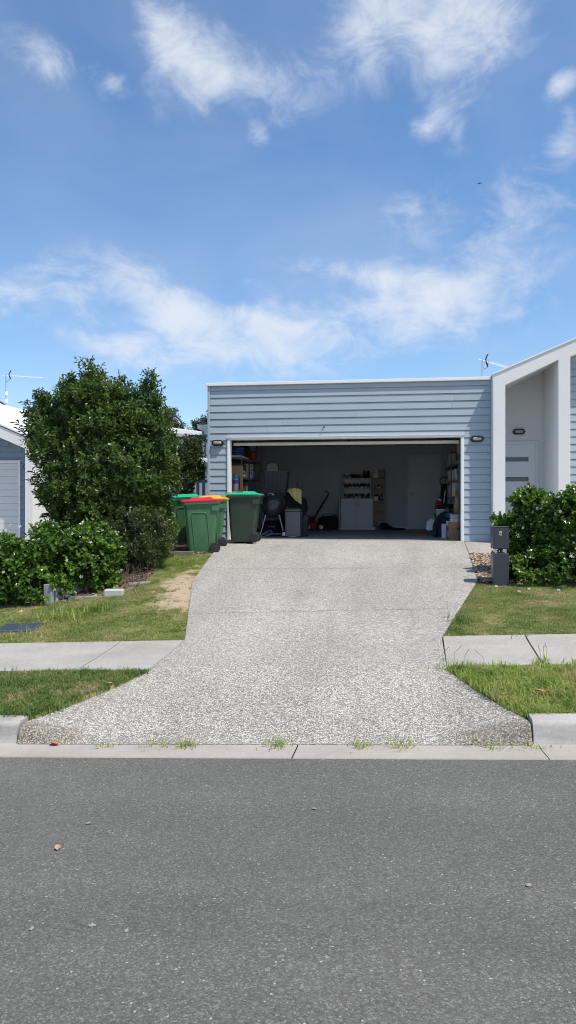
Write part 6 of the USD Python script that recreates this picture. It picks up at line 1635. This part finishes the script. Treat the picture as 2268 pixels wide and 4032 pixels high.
weed('larger green patch on bare sand beside the driveway', (-2.66, 10.1), 90, .04, .10, M_DEEP, 81, 1.0, .006)
for i, (x, n, h, lab) in enumerate(((-2.02, 26, .05, 'grass tuft in gutter joint, first one right of the left cheek'), (-1.66, 34, .05, 'low grass tuft in gutter joint, second from the left'), (-1.42, 46, .075, 'leafy grass tuft in gutter joint, third from the left'), (-.76, 44, .075, 'grass tuft in gutter joint near the cracked gutter joint'), (-.18, 30, .06, 'small grass tuft in gutter joint at the driveway middle'), (.10, 44, .065, 'wide grass tuft in gutter joint right of the driveway middle'), (.66, 22, .06, 'round leaved weed in gutter joint left of right cheek'), (.78, 26, .06, 'wispy grass tuft on the gutter below the right cheek'), (1.0, 22, .05, 'little weed at the foot of the right kerb end'))):
    weed(lab, (x, 5.045, .042 * x - .012), int(n * 1.4), h, .055, M_LUSH, 90 + i, 1.4, .006)
# the joint between path and driveway, green with moss and grass
p = np.array([(xl(y) - .012, y) for y in np.arange(6.5, 7.5, .012)])
scatter('joint_grass', [tuft(7, .02, .008, .003, r, 1.2) for _ in range(3)], np.column_stack([p, G(p[:, 0], p[:, 1]) + .008]), np.random.default_rng(1).uniform(.3, 1.2, len(p)), M_DEEP, 'tiny grass in joint between left footpath and driveway', 'grass')


def dead_leaf(label, at, size, color, rz, seed, z=None):
    rr = np.random.default_rng(seed); n = 9; u = np.linspace(0, 1, n); w = np.sin(u * math.pi) ** .8 * .30
    z0 = gz(*at) + .004 if z is None else z
    rows = []
    for i in range(n):
        c = .10 * math.sin(u[i] * 2.6)
        rows += [(-w[i], u[i] - .5, .10 + c + .08 * u[i]), (0, u[i] - .5, c), (w[i], u[i] - .5, .13 + c)]
    v = np.array(rows) * size; q = []
    for i in range(n - 1):
        a = i * 3; q += [(a, a + 1, a + 4, a + 3), (a + 1, a + 2, a + 5, a + 4)]
    t = Thing('dead_leaf', label, 'leaf', (at[0], at[1], z0), rz, 'dead leaves on the ground')
    t.part('blade', (v, np.array(q)), mat('dead_leaf_' + str(seed), color, .7, vary=.25, vscale=60), True)
    t.part('stem', tube([(0, -.5 * size, .1 * size * 0 + .002), (.03 * size, -.72 * size, .01)], .0012, 4), mat('dead_leaf_' + str(seed), color, .7))


dead_leaf('orange brown dead leaf at the foot of the left driveway cheek', (-2.42, 5.055), .075, (.42, .15, .045), 75, 1, z=.042 * -2.42 - .008)
dead_leaf('curled orange dead leaf in the right verge grass', (1.15, 5.62), .085, (.36, .16, .06), 70, 2, z=gz(1.15, 5.62) + .04)
dead_leaf('pale tan dead leaf on the asphalt at the left', (-1.62, 3.42), .05, (.40, .28, .17), 20, 3, z=.042 * -1.62 + .008)
dead_leaf('small pale dead leaf on the left verge grass', (-2.35, 5.95), .05, (.38, .30, .17), 110, 4, z=gz(-2.35, 5.95) + .03)
# pale scuffs and small stones on the asphalt
for i, (px, py, s, lab) in enumerate(((790, 2038, .012, 'pale speck of concrete on the asphalt right of middle'), (232, 2334, .014, 'cream stone chip on the asphalt, left below the tan leaf'), (222, 2075, .014, 'pale flat chip on the asphalt left of middle'), (1330, 2232, .014, 'whitish chip on the asphalt near the right edge'), (80, 2342, .012, 'small cream chip on the asphalt at the left edge'), (318, 2347, .012, 'pale chip on the asphalt a little right of the cream ones'))):
    d_ = P(px * DEC, py * DEC, 1.0); s_ = EYE / (EYE - d_[2] + .042 * d_[0]); x, y = d_[0] * s_, s_
    t = Thing('stone_chip', lab, 'stone', (x, y, .042 * x + .010)); t.part('chip', move(lump(s * 1.1, s * .7, s * .15, .3, 100 + i, 1), rz=20 * i), mat('pale_chip', (.27, .255, .21), .8))
# a bird far up
q = P(1889, 722, 60)
t = Thing('bird', 'tiny dark bird gliding high in the sky at the right', 'bird', q)
t.part('body', move(lathe([(.0, -.16), (.03, -.12), (.05, 0), (.035, .1), (.02, .14), (.0, .18)], 8), rx=90), M_BLACK, True)
for s in (-1, 1): t.part('wing', (np.array([(0, -.06, 0), (s * .14, -.04, .04), (s * .26, .06, .02), (s * .14, .08, .04), (0, .08, 0)]), np.array([(0, 1, 3), (1, 2, 3), (0, 3, 4)])), M_BLACK)
